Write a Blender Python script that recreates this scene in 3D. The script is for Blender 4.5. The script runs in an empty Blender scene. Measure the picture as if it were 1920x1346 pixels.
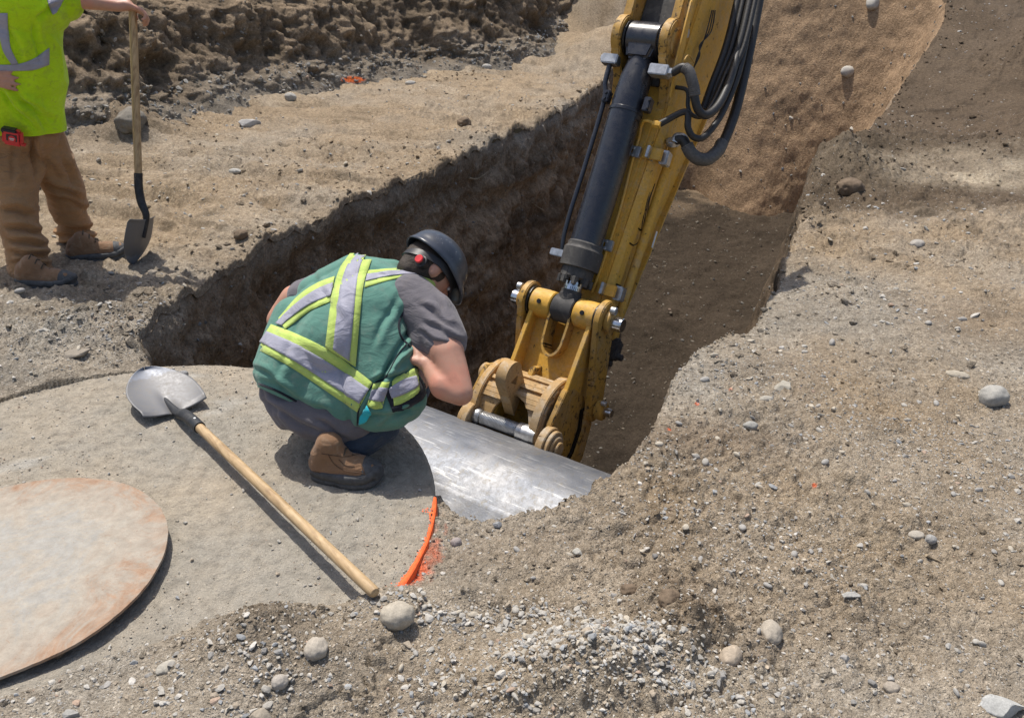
import bpy, bmesh, math, random
import numpy as np
from mathutils import Vector, Matrix
from mathutils.bvhtree import BVHTree

random.seed(7)
RNG = np.random.default_rng(11)
C = bpy.context.scene.collection

# ------------------------------------------------------------------ camera
F, TH, RO, HC = 1600.0, math.radians(26.0), math.radians(2.0), 1.61      # focal in photo pixels, tilt, roll, eye height
cr, sr, ct, st = math.cos(RO), math.sin(RO), math.cos(TH), math.sin(TH)
EYE = Vector((0, 0, HC))
_fwd = Vector((0, ct, -st)); _r0 = Vector((1, 0, 0)); _u0 = Vector((0, st, ct))
CR = _r0 * cr + _u0 * sr
CU = _u0 * cr - _r0 * sr
cam_data = bpy.data.cameras.new('camera'); cam = bpy.data.objects.new('camera', cam_data); C.objects.link(cam)
cam_data.lens = 36.0 * F / 1920.0; cam_data.sensor_width = 36.0
cam_data.clip_start = 0.05; cam_data.clip_end = 500
m = Matrix.Identity(4)
for i in range(3):
    m[i][0] = CR[i]; m[i][1] = CU[i]; m[i][2] = -_fwd[i]; m[i][3] = EYE[i]
cam.matrix_world = m
bpy.context.scene.camera = cam

# ------------------------------------------------------------------ sky, sun, exposure
SUN_EL = math.radians(67.0)
SUN_DIR = Vector((-0.62, 0.78, 0)).normalized()          # towards the sun, in plan
sun_az = math.atan2(SUN_DIR.x, SUN_DIR.y)
world = bpy.data.worlds.new("World"); bpy.context.scene.world = world; world.use_nodes = True
wn = world.node_tree; wn.nodes.clear()
sky = wn.nodes.new('ShaderNodeTexSky'); sky.sky_type = 'NISHITA'; sky.sun_disc = False
sky.sun_elevation = SUN_EL; sky.sun_rotation = sun_az; sky.air_density = 1.0; sky.dust_density = 3.0; sky.ozone_density = 0.6
bg = wn.nodes.new('ShaderNodeBackground'); bg.inputs['Strength'].default_value = 0.13
wo = wn.nodes.new('ShaderNodeOutputWorld')
wn.links.new(sky.outputs[0], bg.inputs['Color']); wn.links.new(bg.outputs[0], wo.inputs['Surface'])
sl = bpy.data.lights.new('sun', 'SUN'); sl.energy = 4.2; sl.angle = math.radians(0.6); sl.color = (1.0, 0.95, 0.87)
so = bpy.data.objects.new('sun', sl); C.objects.link(so)
sd = Vector((SUN_DIR.x * math.cos(SUN_EL), SUN_DIR.y * math.cos(SUN_EL), math.sin(SUN_EL)))
so.rotation_euler = sd.to_track_quat('Z', 'Y').to_euler(); so.location = sd * 30
vs = bpy.context.scene.view_settings
vs.view_transform = 'Standard'; vs.look = 'None'; vs.gamma = 1.0; vs.use_curve_mapping = False; vs.exposure = 0.15

# ------------------------------------------------------------------ helpers: photo pixel -> world
def ray(px, py):
    x, y = px - 960.0, 673.0 - py
    return _fwd * F + CR * x + CU * y
def atz(px, py, z=0.0):
    d = ray(px, py); return EYE + d * ((z - HC) / d.z)
def aty(px, py, Y):
    d = ray(px, py); return EYE + d * (Y / d.y)
def atd(px, py, dep):                                     # at camera depth
    return EYE + ray(px, py) * (dep / F)
def project(p):
    v = p - EYE; d = v.dot(_fwd)
    return 960 + F * v.dot(CR) / d, 673 - F * v.dot(CU) / d, d

# ------------------------------------------------------------------ numpy noise
_perm = RNG.random(65536).astype(np.float32)
def _h(ix, iy, iz):
    n = (ix * 73856093) ^ (iy * 19349663) ^ (iz * 83492791)
    n = (n ^ (n >> 13)) * 1274126177
    return _perm[(n ^ (n >> 16)) & 65535]
def vnoise(x, y, z=None):
    x = np.asarray(x, np.float64); y = np.asarray(y, np.float64)
    z = np.zeros_like(x) if z is None else np.asarray(z, np.float64)
    fx, fy, fz = np.floor(x), np.floor(y), np.floor(z)
    ix, iy, iz = fx.astype(np.int64), fy.astype(np.int64), fz.astype(np.int64)
    u, v, w = x - fx, y - fy, z - fz
    u = u * u * u * (u * (u * 6 - 15) + 10); v = v * v * v * (v * (v * 6 - 15) + 10); w = w * w * w * (w * (w * 6 - 15) + 10)
    def L(a, b, t): return a + (b - a) * t
    a = L(L(_h(ix, iy, iz), _h(ix + 1, iy, iz), u), L(_h(ix, iy + 1, iz), _h(ix + 1, iy + 1, iz), u), v)
    if not np.any(fz != z) and np.all(z == 0): return a * 2 - 1
    b = L(L(_h(ix, iy, iz + 1), _h(ix + 1, iy, iz + 1), u), L(_h(ix, iy + 1, iz + 1), _h(ix + 1, iy + 1, iz + 1), u), v)
    return L(a, b, w) * 2 - 1
def fbm(x, y, z=None, s=1.0, o=4, g=0.5, seed=0.0):
    r = 0; a = 1.0; t = 0.0
    for i in range(o):
        k = s * 2.03 ** i
        ox = seed * 17.3 + i * 31.7
        r = r + a * vnoise(np.asarray(x) * k + ox, np.asarray(y) * k + ox * 1.7, None if z is None else np.asarray(z) * k + ox * .6)
        t += a; a *= g
    return r / t
def clods(x, y, s, seed=0.0, pw=2.0):                      # rounded lumps: cellular noise, one bump per cell
    X = np.asarray(x) * s + seed * 13.1; Y = np.asarray(y) * s + seed * 7.7
    fx, fy = np.floor(X), np.floor(Y); out = np.zeros_like(X)
    for dx in (-1, 0, 1):
        for dy in (-1, 0, 1):
            ix = (fx + dx).astype(np.int64); iy = (fy + dy).astype(np.int64)
            px = ix + _h(ix, iy, ix * 0 + 1); py = iy + _h(ix, iy, ix * 0 + 2)
            r = .18 + .62 * _h(ix, iy, ix * 0 + 3) ** pw
            hgt = np.sqrt(np.clip(1 - ((X - px) ** 2 + (Y - py) ** 2) / r ** 2, 0, 1)) * r
            out = np.maximum(out, hgt)
    return out
def sstep(a, b, x):
    t = np.clip((np.asarray(x, float) - a) / (b - a), 0, 1); return t * t * (3 - 2 * t)

# ------------------------------------------------------------------ helpers: meshes and tags
def mesh_np(name, V, Fq, mat, parent=None, smooth=True, cols=None):
    """V (n,3), Fq (m,k) int"""
    me = bpy.data.meshes.new(name); V = np.ascontiguousarray(V, np.float32); Fq = np.ascontiguousarray(Fq, np.int32)
    k = Fq.shape[1]
    me.vertices.add(len(V)); me.vertices.foreach_set('co', V.ravel())
    me.loops.add(Fq.size); me.loops.foreach_set('vertex_index', Fq.ravel())
    me.polygons.add(len(Fq)); me.polygons.foreach_set('loop_start', np.arange(0, Fq.size, k, dtype=np.int32))
    me.polygons.foreach_set('loop_total', np.full(len(Fq), k, np.int32))
    me.polygons.foreach_set('use_smooth', np.full(len(Fq), smooth, bool))
    if cols is not None:
        at = me.color_attributes.new('tone', 'FLOAT_COLOR', 'POINT')
        c4 = np.ones((len(V), 4), np.float32); c4[:, :cols.shape[1]] = cols
        at.data.foreach_set('color', c4.ravel())
    me.update(calc_edges=True); me.validate()
    o = bpy.data.objects.new(name, me); C.objects.link(o)
    if mat: me.materials.append(mat)
    if parent: o.parent = parent
    return o
def grid_faces(nu, nv):
    i = np.arange(nu * nv).reshape(nu, nv)
    return np.stack([i[:-1, :-1], i[1:, :-1], i[1:, 1:], i[:-1, 1:]], -1).reshape(-1, 4)
def tag(o, label=None, cat=None, group=None, kind=None):
    if label: o['label'] = label
    if cat: o['category'] = cat
    if group: o['group'] = group
    if kind: o['kind'] = kind
    return o
def empty(name, loc=(0, 0, 0)):
    o = bpy.data.objects.new(name, None); o.location = loc; o.empty_display_size = .1; C.objects.link(o); return o
def link_bm(name, bm, mat, parent=None, smooth=True, keep=True):
    """mesh given in world coordinates; keeps them when parented to an Empty that is only translated"""
    me = bpy.data.meshes.new(name); bm.normal_update(); bm.to_mesh(me); bm.free()
    for p in me.polygons: p.use_smooth = smooth
    o = bpy.data.objects.new(name, me); C.objects.link(o); me.materials.append(mat)
    if parent:
        o.parent = parent
        o.matrix_parent_inverse = world_of(parent).inverted()
    return o
def world_of(o):
    mm = Matrix.Translation(o.location) @ o.rotation_euler.to_matrix().to_4x4() @ Matrix.Diagonal((*o.scale, 1))
    if o.parent: mm = world_of(o.parent) @ o.matrix_parent_inverse @ mm
    return mm

# ------------------------------------------------------------------ materials
MATS = {}
def nodes(name):
    mt = bpy.data.materials.new(name); mt.use_nodes = True; nt = mt.node_tree; nt.nodes.clear()
    out = nt.nodes.new('ShaderNodeOutputMaterial'); b = nt.nodes.new('ShaderNodeBsdfPrincipled')
    nt.links.new(b.outputs[0], out.inputs[0]); MATS[name] = mt
    return mt, nt, b
def N(nt, t, **kw):
    n = nt.nodes.new(t)
    for k, v in kw.items(): setattr(n, k, v)
    return n
def noise(nt, co, scale, detail=5, rough=.6, dist=0):
    n = N(nt, 'ShaderNodeTexNoise'); n.inputs['Scale'].default_value = scale; n.inputs['Detail'].default_value = detail
    n.inputs['Roughness'].default_value = rough; n.inputs['Distortion'].default_value = dist
    nt.links.new(co, n.inputs['Vector']); return n.outputs['Fac']
def ramp(nt, fac, stops):
    r = N(nt, 'ShaderNodeValToRGB'); e = r.color_ramp.elements
    while len(e) < len(stops): e.new(.5)
    for i, (p, c) in enumerate(stops):
        e[i].position = p; e[i].color = (*c, 1) if len(c) == 3 else c
    nt.links.new(fac, r.inputs[0]); return r.outputs[0]
def gray(a): return (a, a, a)
def mix(nt, fac, a, b, mode='MIX'):
    n = N(nt, 'ShaderNodeMix', data_type='RGBA', blend_type=mode)
    for s, v in ((n.inputs[0], fac), (n.inputs[6], a), (n.inputs[7], b)):
        if hasattr(v, 'is_linked') or isinstance(v, bpy.types.NodeSocket): nt.links.new(v, s)
        elif isinstance(v, (int, float)): s.default_value = v
        else: s.default_value = (*v, 1)
    return n.outputs[2]
def bump(nt, h, strength=.5, dist=.01, nrm=None):
    n = N(nt, 'ShaderNodeBump'); n.inputs['Strength'].default_value = strength; n.inputs['Distance'].default_value = dist
    nt.links.new(h, n.inputs['Height'])
    if nrm is not None: nt.links.new(nrm, n.inputs['Normal'])
    return n.outputs[0]
def tco(nt, which='Object'): return N(nt, 'ShaderNodeTexCoord').outputs[which]

def m_earth(name='earth', fine=170, spk=.55, bstr=.8):
    mt, nt, b = nodes(name); co = tco(nt, 'Generated' if False else 'Object')
    at = N(nt, 'ShaderNodeAttribute', attribute_name='tone')
    n1 = noise(nt, co, 3.0, 6, .65); n2 = noise(nt, co, 38, 6, .7); n3 = noise(nt, co, fine, 3, .6)
    c = mix(nt, 1.0, at.outputs['Color'], ramp(nt, n1, [(.3, gray(.80)), (.7, gray(1.16))]), 'MULTIPLY')
    c = mix(nt, 1.0, c, ramp(nt, n2, [(.25, (.52, .49, .46)), (.5, (.97, .97, .97)), (.75, (1.38, 1.39, 1.41))]), 'MULTIPLY')
    v = N(nt, 'ShaderNodeTexVoronoi'); v.inputs['Scale'].default_value = fine; nt.links.new(co, v.inputs['Vector'])
    vc = N(nt, 'ShaderNodeSeparateColor'); nt.links.new(v.outputs['Color'], vc.inputs[0])
    sp = ramp(nt, vc.outputs[0], [(0, (.52, .48, .45)), (.16, (.8, .8, .8)), (.5, (1, 1, 1)), (.84, (1.04, 1.04, 1.04)), (.97, (1.65, 1.7, 1.78))])
    c = mix(nt, spk, c, mix(nt, 1.0, c, sp, 'MULTIPLY'))
    nt.links.new(c, b.inputs['Base Color']); b.inputs['Roughness'].default_value = .95; b.inputs['Specular IOR Level'].default_value = .15
    hh = N(nt, 'ShaderNodeMath', operation='MULTIPLY_ADD'); nt.links.new(n2, hh.inputs[0]); hh.inputs[1].default_value = 1.6; nt.links.new(n3, hh.inputs[2])
    bm0 = bump(nt, noise(nt, co, 13, 6, .75), .8, .020); bm1 = bump(nt, hh.outputs[0], bstr, .009, bm0)
    inv = N(nt, 'ShaderNodeMath', operation='SUBTRACT'); inv.inputs[0].default_value = 1; nt.links.new(v.outputs['Distance'], inv.inputs[1])
    bm2 = bump(nt, inv.outputs[0], .7, .0045, bm1)
    nt.links.new(bm2, b.inputs['Normal']); return mt
M_EARTH = m_earth('earth')
M_WALL = m_earth('raw_earth', fine=90, spk=.35, bstr=1.0)
# ================================================================== GROUND AND TRENCH
# the rim of the trench: photo pixel, height there, how far the foot lies inwards, height of the foot
RIM = [(330,700,0,.02,-1.5),(285,682,0,.03,-1.5),(272,655,0,.05,-1.5),(274,625,0,.08,-1.5),(290,592,0,.10,-1.5),(345,550,0,.12,-1.5),(400,512,0,.14,-1.5),(455,482,0,.15,-1.5),
       (520,440,0,.16,-1.45),(620,398,0,.18,-1.45),(700,358,0,.2,-1.4),(775,325,0,.2,-1.4),(860,300,0,.2,-1.35),(925,262,0,.22,-1.3),(985,240,0,.25,-1.3),
       (1040,215,0,.28,-1.25),(1085,188,0,.3,-1.2),(1120,160,0,.4,-1.2),(1152,132,0.02,.5,-1.15),(1178,96,.15,.8,-1.1),
       (1215,20,.75,1.3,-1.0),(1330,-70,1.45,1.7,-.95),(1440,-95,1.7,1.9,-.95),(1560,-90,1.7,1.9,-.95),(1690,-70,1.5,1.6,-.95),(1778,-10,1.12,1.25,-.95),
       (1752,60,.85,1.15,-.95),(1712,125,.58,1.05,-.95),(1668,195,.36,.95,-1.0),(1640,238,.25,.85,-1.0),(1592,272,.15,.75,-1.1),(1545,300,.08,.62,-1.1),(1522,335,.04,.5,-1.15),
       (1508,385,0,.42,-1.2),(1490,440,0,.36,-1.25),(1478,490,0,.30,-1.3),(1455,540,0,.22,-1.3),(1432,590,0,.14,-1.35),(1392,622,0,.12,-1.4),(1350,625,0,.12,-1.4),(1300,655,0,.18,-1.45),(1272,695,0,.15,-1.5),
       (1242,750,0,.12,-1.5),(1228,800,0,.1,-1.5),(1200,832,0,.1,-1.5),(1165,865,0,.1,-1.5),(1132,888,-.01,.1,-1.5),(1100,903,-.03,.1,-1.5),(1108,926,-.03,.1,-1.5),(1062,945,-.02,.1,-1.5),
       (1002,963,-.03,.1,-1.5),(950,978,-.03,.1,-1.5),(895,978,-.035,.1,-1.5),(850,962,-.04,.1,-1.5),(812,935,-.045,.1,-1.5)]
SLAB_C = Vector((-1.205, 2.168, 0)); SLAB_R = .982
def s_ang(px, py):
    p = atz(px, py, 0); return math.atan2(p.y - SLAB_C.y, p.x - SLAB_C.x)
A_TOP, A_BOT, A_CUT = s_ang(818, 948), s_ang(757, 1088), s_ang(700, 1112)
rim = [list(atz(a, b, c)) for a, b, c, d, e in RIM]
# far end: chosen depths
def farz(i, px, py, Y):
    p = aty(px, py, Y); rim[i] = [p.x, p.y, p.z]
for i, (px, py, Y) in {19:(1178,96,12.8), 20:(1222,10,13.6), 21:(1330,-70,13.8), 22:(1440,-95,13.6), 23:(1560,-90,13.2), 24:(1700,-70,12.6), 25:(1790,-10,11.8),
                       26:(1758,60,10.9), 27:(1715,125,10.2), 28:(1668,195,9.3), 29:(1640,238,8.5), 30:(1592,272,7.6)}.items(): farz(i, px, py, Y)
foot = [[d, e * 2.15 + .55 * max(0, e + 1.25) / .3] for a, b, c, d, e in RIM]
# close the rim under the slab (a circle a hand inside its edge)
a0 = math.atan2(rim[-1][1] - SLAB_C.y, rim[-1][0] - SLAB_C.x); a1 = math.atan2(rim[0][1] - SLAB_C.y, rim[0][0] - SLAB_C.x)
for k in range(1, 12):
    a = a0 + (a1 - a0) * k / 12
    rr = SLAB_R - .10
    rim.append([SLAB_C.x + rr * math.cos(a), SLAB_C.y + rr * math.sin(a), -.14]); foot.append([.05, -3.2])
rim = np.array(rim); foot = np.array(foot)
# resample the loop finely and make it ragged
def resample(P, A, step):
    Pc = np.vstack([P, P[:1]]); Ac = np.vstack([A, A[:1]])
    d = np.hypot(*(Pc[1:, :2] - Pc[:-1, :2]).T); s = np.r_[0, np.cumsum(d)]
    n = int(s[-1] / step); t = np.linspace(0, s[-1], n, endpoint=False)
    q = np.stack([np.interp(t, s, Pc[:, k]) for k in range(3)], 1); a = np.stack([np.interp(t, s, Ac[:, k]) for k in range(Ac.shape[1])], 1)
    return q, a
RP, RA = resample(rim, foot, .012)
def smooth_loop(Q, w):
    k = np.hanning(w + 2)[1:-1]; k /= k.sum(); n = len(Q); h = w // 2
    Z = np.vstack([Q[-h:], Q, Q[:h]])
    return np.stack([np.convolve(Z[:, j], k, 'same')[h:h + n] for j in range(Q.shape[1])], 1)
farw = sstep(6, 9, RP[:, 1])[:, None]
RPs = smooth_loop(RP, 9) * (1 - farw) + smooth_loop(RP, 161) * farw
RAs = smooth_loop(RA, 121)
tan = np.roll(RPs, -4, 0) - np.roll(RPs, 4, 0); tan[:, 2] = 0; tan /= np.linalg.norm(tan, axis=1)[:, None] + 1e-9
area = .5 * np.sum(RPs[:, 0] * np.roll(RPs[:, 1], -1) - np.roll(RPs[:, 0], -1) * RPs[:, 1])
sg = 1 if area > 0 else -1
NRM = np.stack([-tan[:, 1] * sg, tan[:, 0] * sg], 1)       # inwards
_f = (sstep(6.2, 8, RPs[:, 1]) * (np.arange(len(RPs)) > len(RPs) * .36))[:, None]; NRMs = smooth_loop(np.c_[NRM, np.zeros(len(NRM))], 45)[:, :2] * (1 - _f) + smooth_loop(np.c_[NRM, np.zeros(len(NRM))], 401)[:, :2] * _f; _rt = (sstep(3.6, 4.6, RPs[:, 1]) * (np.arange(len(RPs)) > len(RPs) * .40))[:, None]; NRMs = NRMs * (1 - _rt) + smooth_loop(np.c_[NRM, np.zeros(len(NRM))], 301)[:, :2] * _rt; NRMs /= np.linalg.norm(NRMs, axis=1)[:, None] + 1e-9
rag = .5 * fbm(RPs[:, 0], RPs[:, 1], s=3.2, o=4, g=.6, seed=3) * (.07 + .02 * RPs[:, 1].clip(0, 5) / 5)
inslab = np.hypot(RPs[:, 0] - SLAB_C.x, RPs[:, 1] - SLAB_C.y) < SLAB_R
rag[inslab] = 0
RIMXY = RPs[:, :2] + NRMs * rag[:, None]

def rim_dist(x, y, step=3):
    """signed distance to the rim (positive inside the trench) and index of the nearest rim sample; vectorised in blocks"""
    x = np.asarray(x, float).ravel(); y = np.asarray(y, float).ravel(); P = RIMXY[::step]; n = len(P)
    Q = np.roll(P, -1, 0)
    D = np.empty(len(x)); I = np.empty(len(x), int); inside = np.zeros(len(x), bool)
    # coarse cells to find nearest
    B = 20000
    for a in range(0, len(x), B):
        xx, yy = x[a:a + B, None].astype(np.float32), y[a:a + B, None].astype(np.float32)
        d2 = (xx - P[:, 0].astype(np.float32)) ** 2 + (yy - P[:, 1].astype(np.float32)) ** 2
        j = d2.argmin(1); I[a:a + B] = j * step; D[a:a + B] = np.sqrt(d2[np.arange(len(j)), j])
        c = (P[:, 1] > yy) != (Q[:, 1] > yy)
        with np.errstate(divide='ignore', invalid='ignore'):
            xi = (Q[:, 0] - P[:, 0]) * (yy - P[:, 1]) / (Q[:, 1] - P[:, 1]) + P[:, 0]
        inside[a:a + B] = (np.sum(c & (xx < xi), 1) % 2) == 1
    return np.where(inside, D, -D), I

# control heights of the undisturbed surface
def cp(px, py, z): p = atz(px, py, z); return (p.x, p.y, z)
CTRL = [tuple(RPs[i]) for i in range(0, len(RPs), 25) if not inslab[i]]
CTRL += [cp(*t) for t in [(0,1300,0.0),(0,760,0),(0,640,.0),(100,640,.02),(60,540,0),(180,490,0),(0,420,0),(300,440,0),(150,330,0),(450,350,0),(700,250,0),(600,200,0),(900,180,0),(1000,140,0.02),(400,250,0.02),
         (0,300,.02),(1300,900,0),(1500,900,0),(1900,900,0),(1900,1300,0),(1500,1300,0),(1300,1300,0.01),(900,1300,.02),(500,1300,.01),(1700,700,0),(1900,700,0.02),(1600,560,0),(1750,500,.03),(1900,500,.06),
         (1650,420,.05),(1750,380,.09),(1900,400,.12),(1000,1050,0),(900,1050,-.02),(820,1040,-.018),(780,1110,-.008),(1150,980,.01),(650,1140,.0),(400,1200,0),(1560,400,.06)]]
CTRL += [(5.2, 7.5, .5), (6.5, 7.5, .75), (8, 8, 1.1), (6.5, 10, 1.25), (8, 12, 1.7), (7, 14, 1.8), (4, 16, 1.9), (5.0, 6.2, .22), (7, 5.5, .4), (1.5, 15.5, 1.1), (-6, 6, 0), (-6, 3, 0), (-4, 1, 0), (4, 1, 0), (4, 2.5, .0), (0, 0, 0), (-3, -2, 0), (3, -2, 0),
         (-20, -20, 0), (20, -20, 0), (20, 5, .6), (20, 20, 1.9), (-20, 5, .3), (0, 13.5, .0), (-2, 11, .0), (1.3, 14.2, .25)]
CTRL = np.array(CTRL)
CG_X0, CG_Y0, CG_D, CG_N = -24.0, -24.0, .25, 220
_gx, _gy = np.meshgrid(CG_X0 + CG_D * np.arange(CG_N), CG_Y0 + CG_D * np.arange(CG_N), indexing='ij')
_w = 1.0 / (((_gx[..., None] - CTRL[:, 0]) ** 2 + (_gy[..., None] - CTRL[:, 1]) ** 2) + .01) ** 1.6
_G = (_w * CTRL[:, 2]).sum(-1) / _w.sum(-1)
def bil(G, x, y):
    u = np.clip((x - CG_X0) / CG_D, 0, CG_N - 2.001); v = np.clip((y - CG_Y0) / CG_D, 0, CG_N - 2.001)
    i = u.astype(int); j = v.astype(int); a = u - i; b = v - j
    return (G[i, j] * (1 - a) + G[i + 1, j] * a) * (1 - b) + (G[i, j + 1] * (1 - a) + G[i + 1, j + 1] * a) * b
def gauss(x, y, px, py, h, rx, ry=None, z=0.0, rot=0):
    c = atz(px, py, z); ry = ry or rx; dx, dy = x - c.x, y - c.y
    a, b = math.cos(rot), math.sin(rot); u, v = dx * a + dy * b, -dx * b + dy * a
    return h * np.exp(-(u / rx) ** 2 - (v / ry) ** 2)
MOUNDS = [(490,1225,.12,.11,.10),(430,1300,.05,.14,.12),(1130,1260,.10,.16,.14),(1000,1290,.05,.2,.1),(1285,1175,.075,.10,.09),(1240,1130,.035,.08,.06),(880,1120,.03,.16,.05),(1420,1195,.02,.08,.06),
          (1560,360,.16,.45,.35),(1600,330,.10,.35,.3),(1760,640,.02,.4,.3),(240,590,.03,.2,.1),(120,640,.05,.3,.15),(1350,680,.035,.2,.12),(1850,330,.12,.5,.5),(1560,510,.03,.3,.2),
          (1390,1060,-.02,.12,.25),(1480,1210,-.03,.08,.16),(1690,1190,-.025,.05,.2),(240,255,.20,.35,.3),(30,700,.05,.2,.12),(980,1060,.02,.2,.06),
          (1560,345,.18,.22,.2),(1620,300,.14,.3,.2),(1480,385,.05,.15,.2),(700,1150,.018,.15,.05),(1880,560,.03,.6,.3)]
def G0(x, y):
    """shape of the ground without its small lumps"""
    z = bil(_G, x, y)
    for (px, py, h, rx, ry) in MOUNDS: z = z + gauss(x, y, px, py, h, rx, ry)
    return z
def amp(x, y):
    """how lumpy the surface is"""
    d = np.hypot(x - SLAB_C.x, y - SLAB_C.y)
    return np.clip(.35 + .65 * sstep(.9, 1.3, d), 0, 1)
_sl = np.array([[atz(a, b, 0).x, atz(a, b, 0).y] for a, b in [(-900,1380),(-300,1330),(0,1302),(110,1262),(230,1205),(330,1178),(430,1156),(560,1140),(690,1120),(757,1099),(800,1092)]])
_sl = _sl[_sl[:, 0].argsort()]
def spill(x, y):
    """soil and gravel lying over the front of the slab"""
    d = np.hypot(x - SLAB_C.x, y - SLAB_C.y)
    return sstep(-.03, .05, np.interp(x, _sl[:, 0], _sl[:, 1]) - y + .035 * fbm(x, y, s=7, o=3, seed=35)) * (y < 2.3) * sstep(SLAB_R + .3, SLAB_R + .1, d)
def GZ(x, y, detail=True):
    z = G0(x, y)
    z = z + .022 * fbm(x, y, s=.9, o=3, seed=1) + .014 * fbm(x, y, s=3.4, o=3, seed=2)
    flat = sstep(.02, .28, np.hypot(x - SLAB_C.x, y - SLAB_C.y) - SLAB_R)
    z0 = G0(x, y)
    z = z0 * (1) + (z - z0) * (.25 + .75 * flat)
    a = amp(x, y)
    rough = sstep(-.15, .35, fbm(x, y, s=.8, o=3, seed=5)) * a
    z = z + a * .016 * fbm(x, y, s=9, o=4, g=.62, seed=6) - a * .020 * np.clip(.25 - np.abs(fbm(x, y, s=2.6, o=3, seed=7)), 0, 1) * sstep(0, .4, fbm(x, y, s=.7, o=2, seed=8) + .15)
    if detail:
        z = z + (.004 + .026 * rough) * clods(x, y, 13, 1, 2.5) + (.003 + .018 * rough) * clods(x, y, 31, 2) + (.003 + .006 * rough) * clods(x, y, 70, 3, 1.5) * (y < 5)
        # machine tracks and scrape marks on the far side of the trench
        w = sstep(4.3, 5.2, y) * sstep(2.6, .5, x)
        q = y * .93 + .18 * x + .5 * fbm(x, y, s=.45, o=2, seed=9)
        z = z + w * (.075 * np.clip(fbm(x * .35, q * 5.5, s=1, o=3, seed=10), -.4, .6)) - w * .075 * np.clip(.16 - np.abs(fbm(x * .5 + 3, q * 3.0, s=1, o=2, seed=15)), 0, .16) / .16 * sstep(.0, .35, fbm(x, y, s=.9, o=2, seed=17)) + w * .035 * np.abs(fbm(x * .8, q * 9, s=1, o=3, seed=14))
        z = z + .006 * fbm(x * 3, (y + .3 * x) * 22, s=1, o=3, seed=12) * sstep(.1, .5, fbm(x, y, s=.6, o=2, seed=13) + .25)
    far_ = sstep(3.2, 5, y); z = z + a * far_ * (.024 * clods(x, y, 5.5, 11, 3) + .022 * clods(x, y, 11, 12, 2) * sstep(-.2, .3, fbm(x, y, s=1.3, o=2, seed=16)))
    tr_ = reg(x, y, [(1800,1120,.30,.16,1.0),(1640,1000,.2,.1,.6),(1500,640,.3,.12,.5)]); z = z - .007 * tr_ * sstep(.1, .6, np.sin((y * .92 + x * .38) * 190 + 2.5 * fbm(x, y, s=3, o=2, seed=33))) * sstep(-.25, .2, fbm(x, y, s=6, o=2, seed=34))
    rg_ = reg(x, y, [(1560,335,.45,.45,1),(1505,400,.22,.3,.9),(1290,1180,.17,.13,.8),(1420,1210,.1,.12,.5),(500,1215,.13,.12,.45),(240,255,.4,.35,.9),(310,560,.3,.2,.7),(120,640,.4,.2,.6),(1250,1100,.1,.06,.6),(1600,560,.25,.3,.5),(420,480,.5,.2,.5)])
    z = z + rg_ * (.07 * clods(x, y, 8, 21, 1.5) + .035 * clods(x, y, 19, 22, 1.5) + .02 * fbm(x, y, s=20, o=3, seed=24))
    # the ring of soil against the slab: level with it, buried in front, dug away at the painted edge
    d = np.hypot(x - SLAB_C.x, y - SLAB_C.y); ang = np.arctan2(y - SLAB_C.y, x - SLAB_C.x)
    dig = sstep(A_BOT - .12, A_BOT + .12, ang) * sstep(A_TOP + .35, A_TOP + .15, ang)                         # right hand arc
    ring = np.exp(-((d - SLAB_R - .03) / .10) ** 2)
    z = z - ring * dig * .017
    bury = sstep(-2.9, -2.2, ang) * sstep(A_BOT + .02, A_BOT - .12, ang)                       # front arc
    z = z + bury * .028 * np.exp(-((d - SLAB_R - .04) / .09) ** 2)
    back = sstep(1.9, 2.3, np.where(ang < 0, ang + 2 * math.pi, ang))
    z = z + back * (.006 + .020 * sstep(-.2, .4, fbm(x, y, s=4, o=3, seed=19))) * np.exp(-((d - SLAB_R - .02) / .07) ** 2) - .006 * ring * dig
    # under the slab
    sp = spill(x, y); z = np.where(d < SLAB_R - .05, np.minimum(z, -.05), z) * (1 - sp) + (np.maximum(z, 0) * .8 + .012 + .012 * (z > .02)) * sp
    return z

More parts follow.
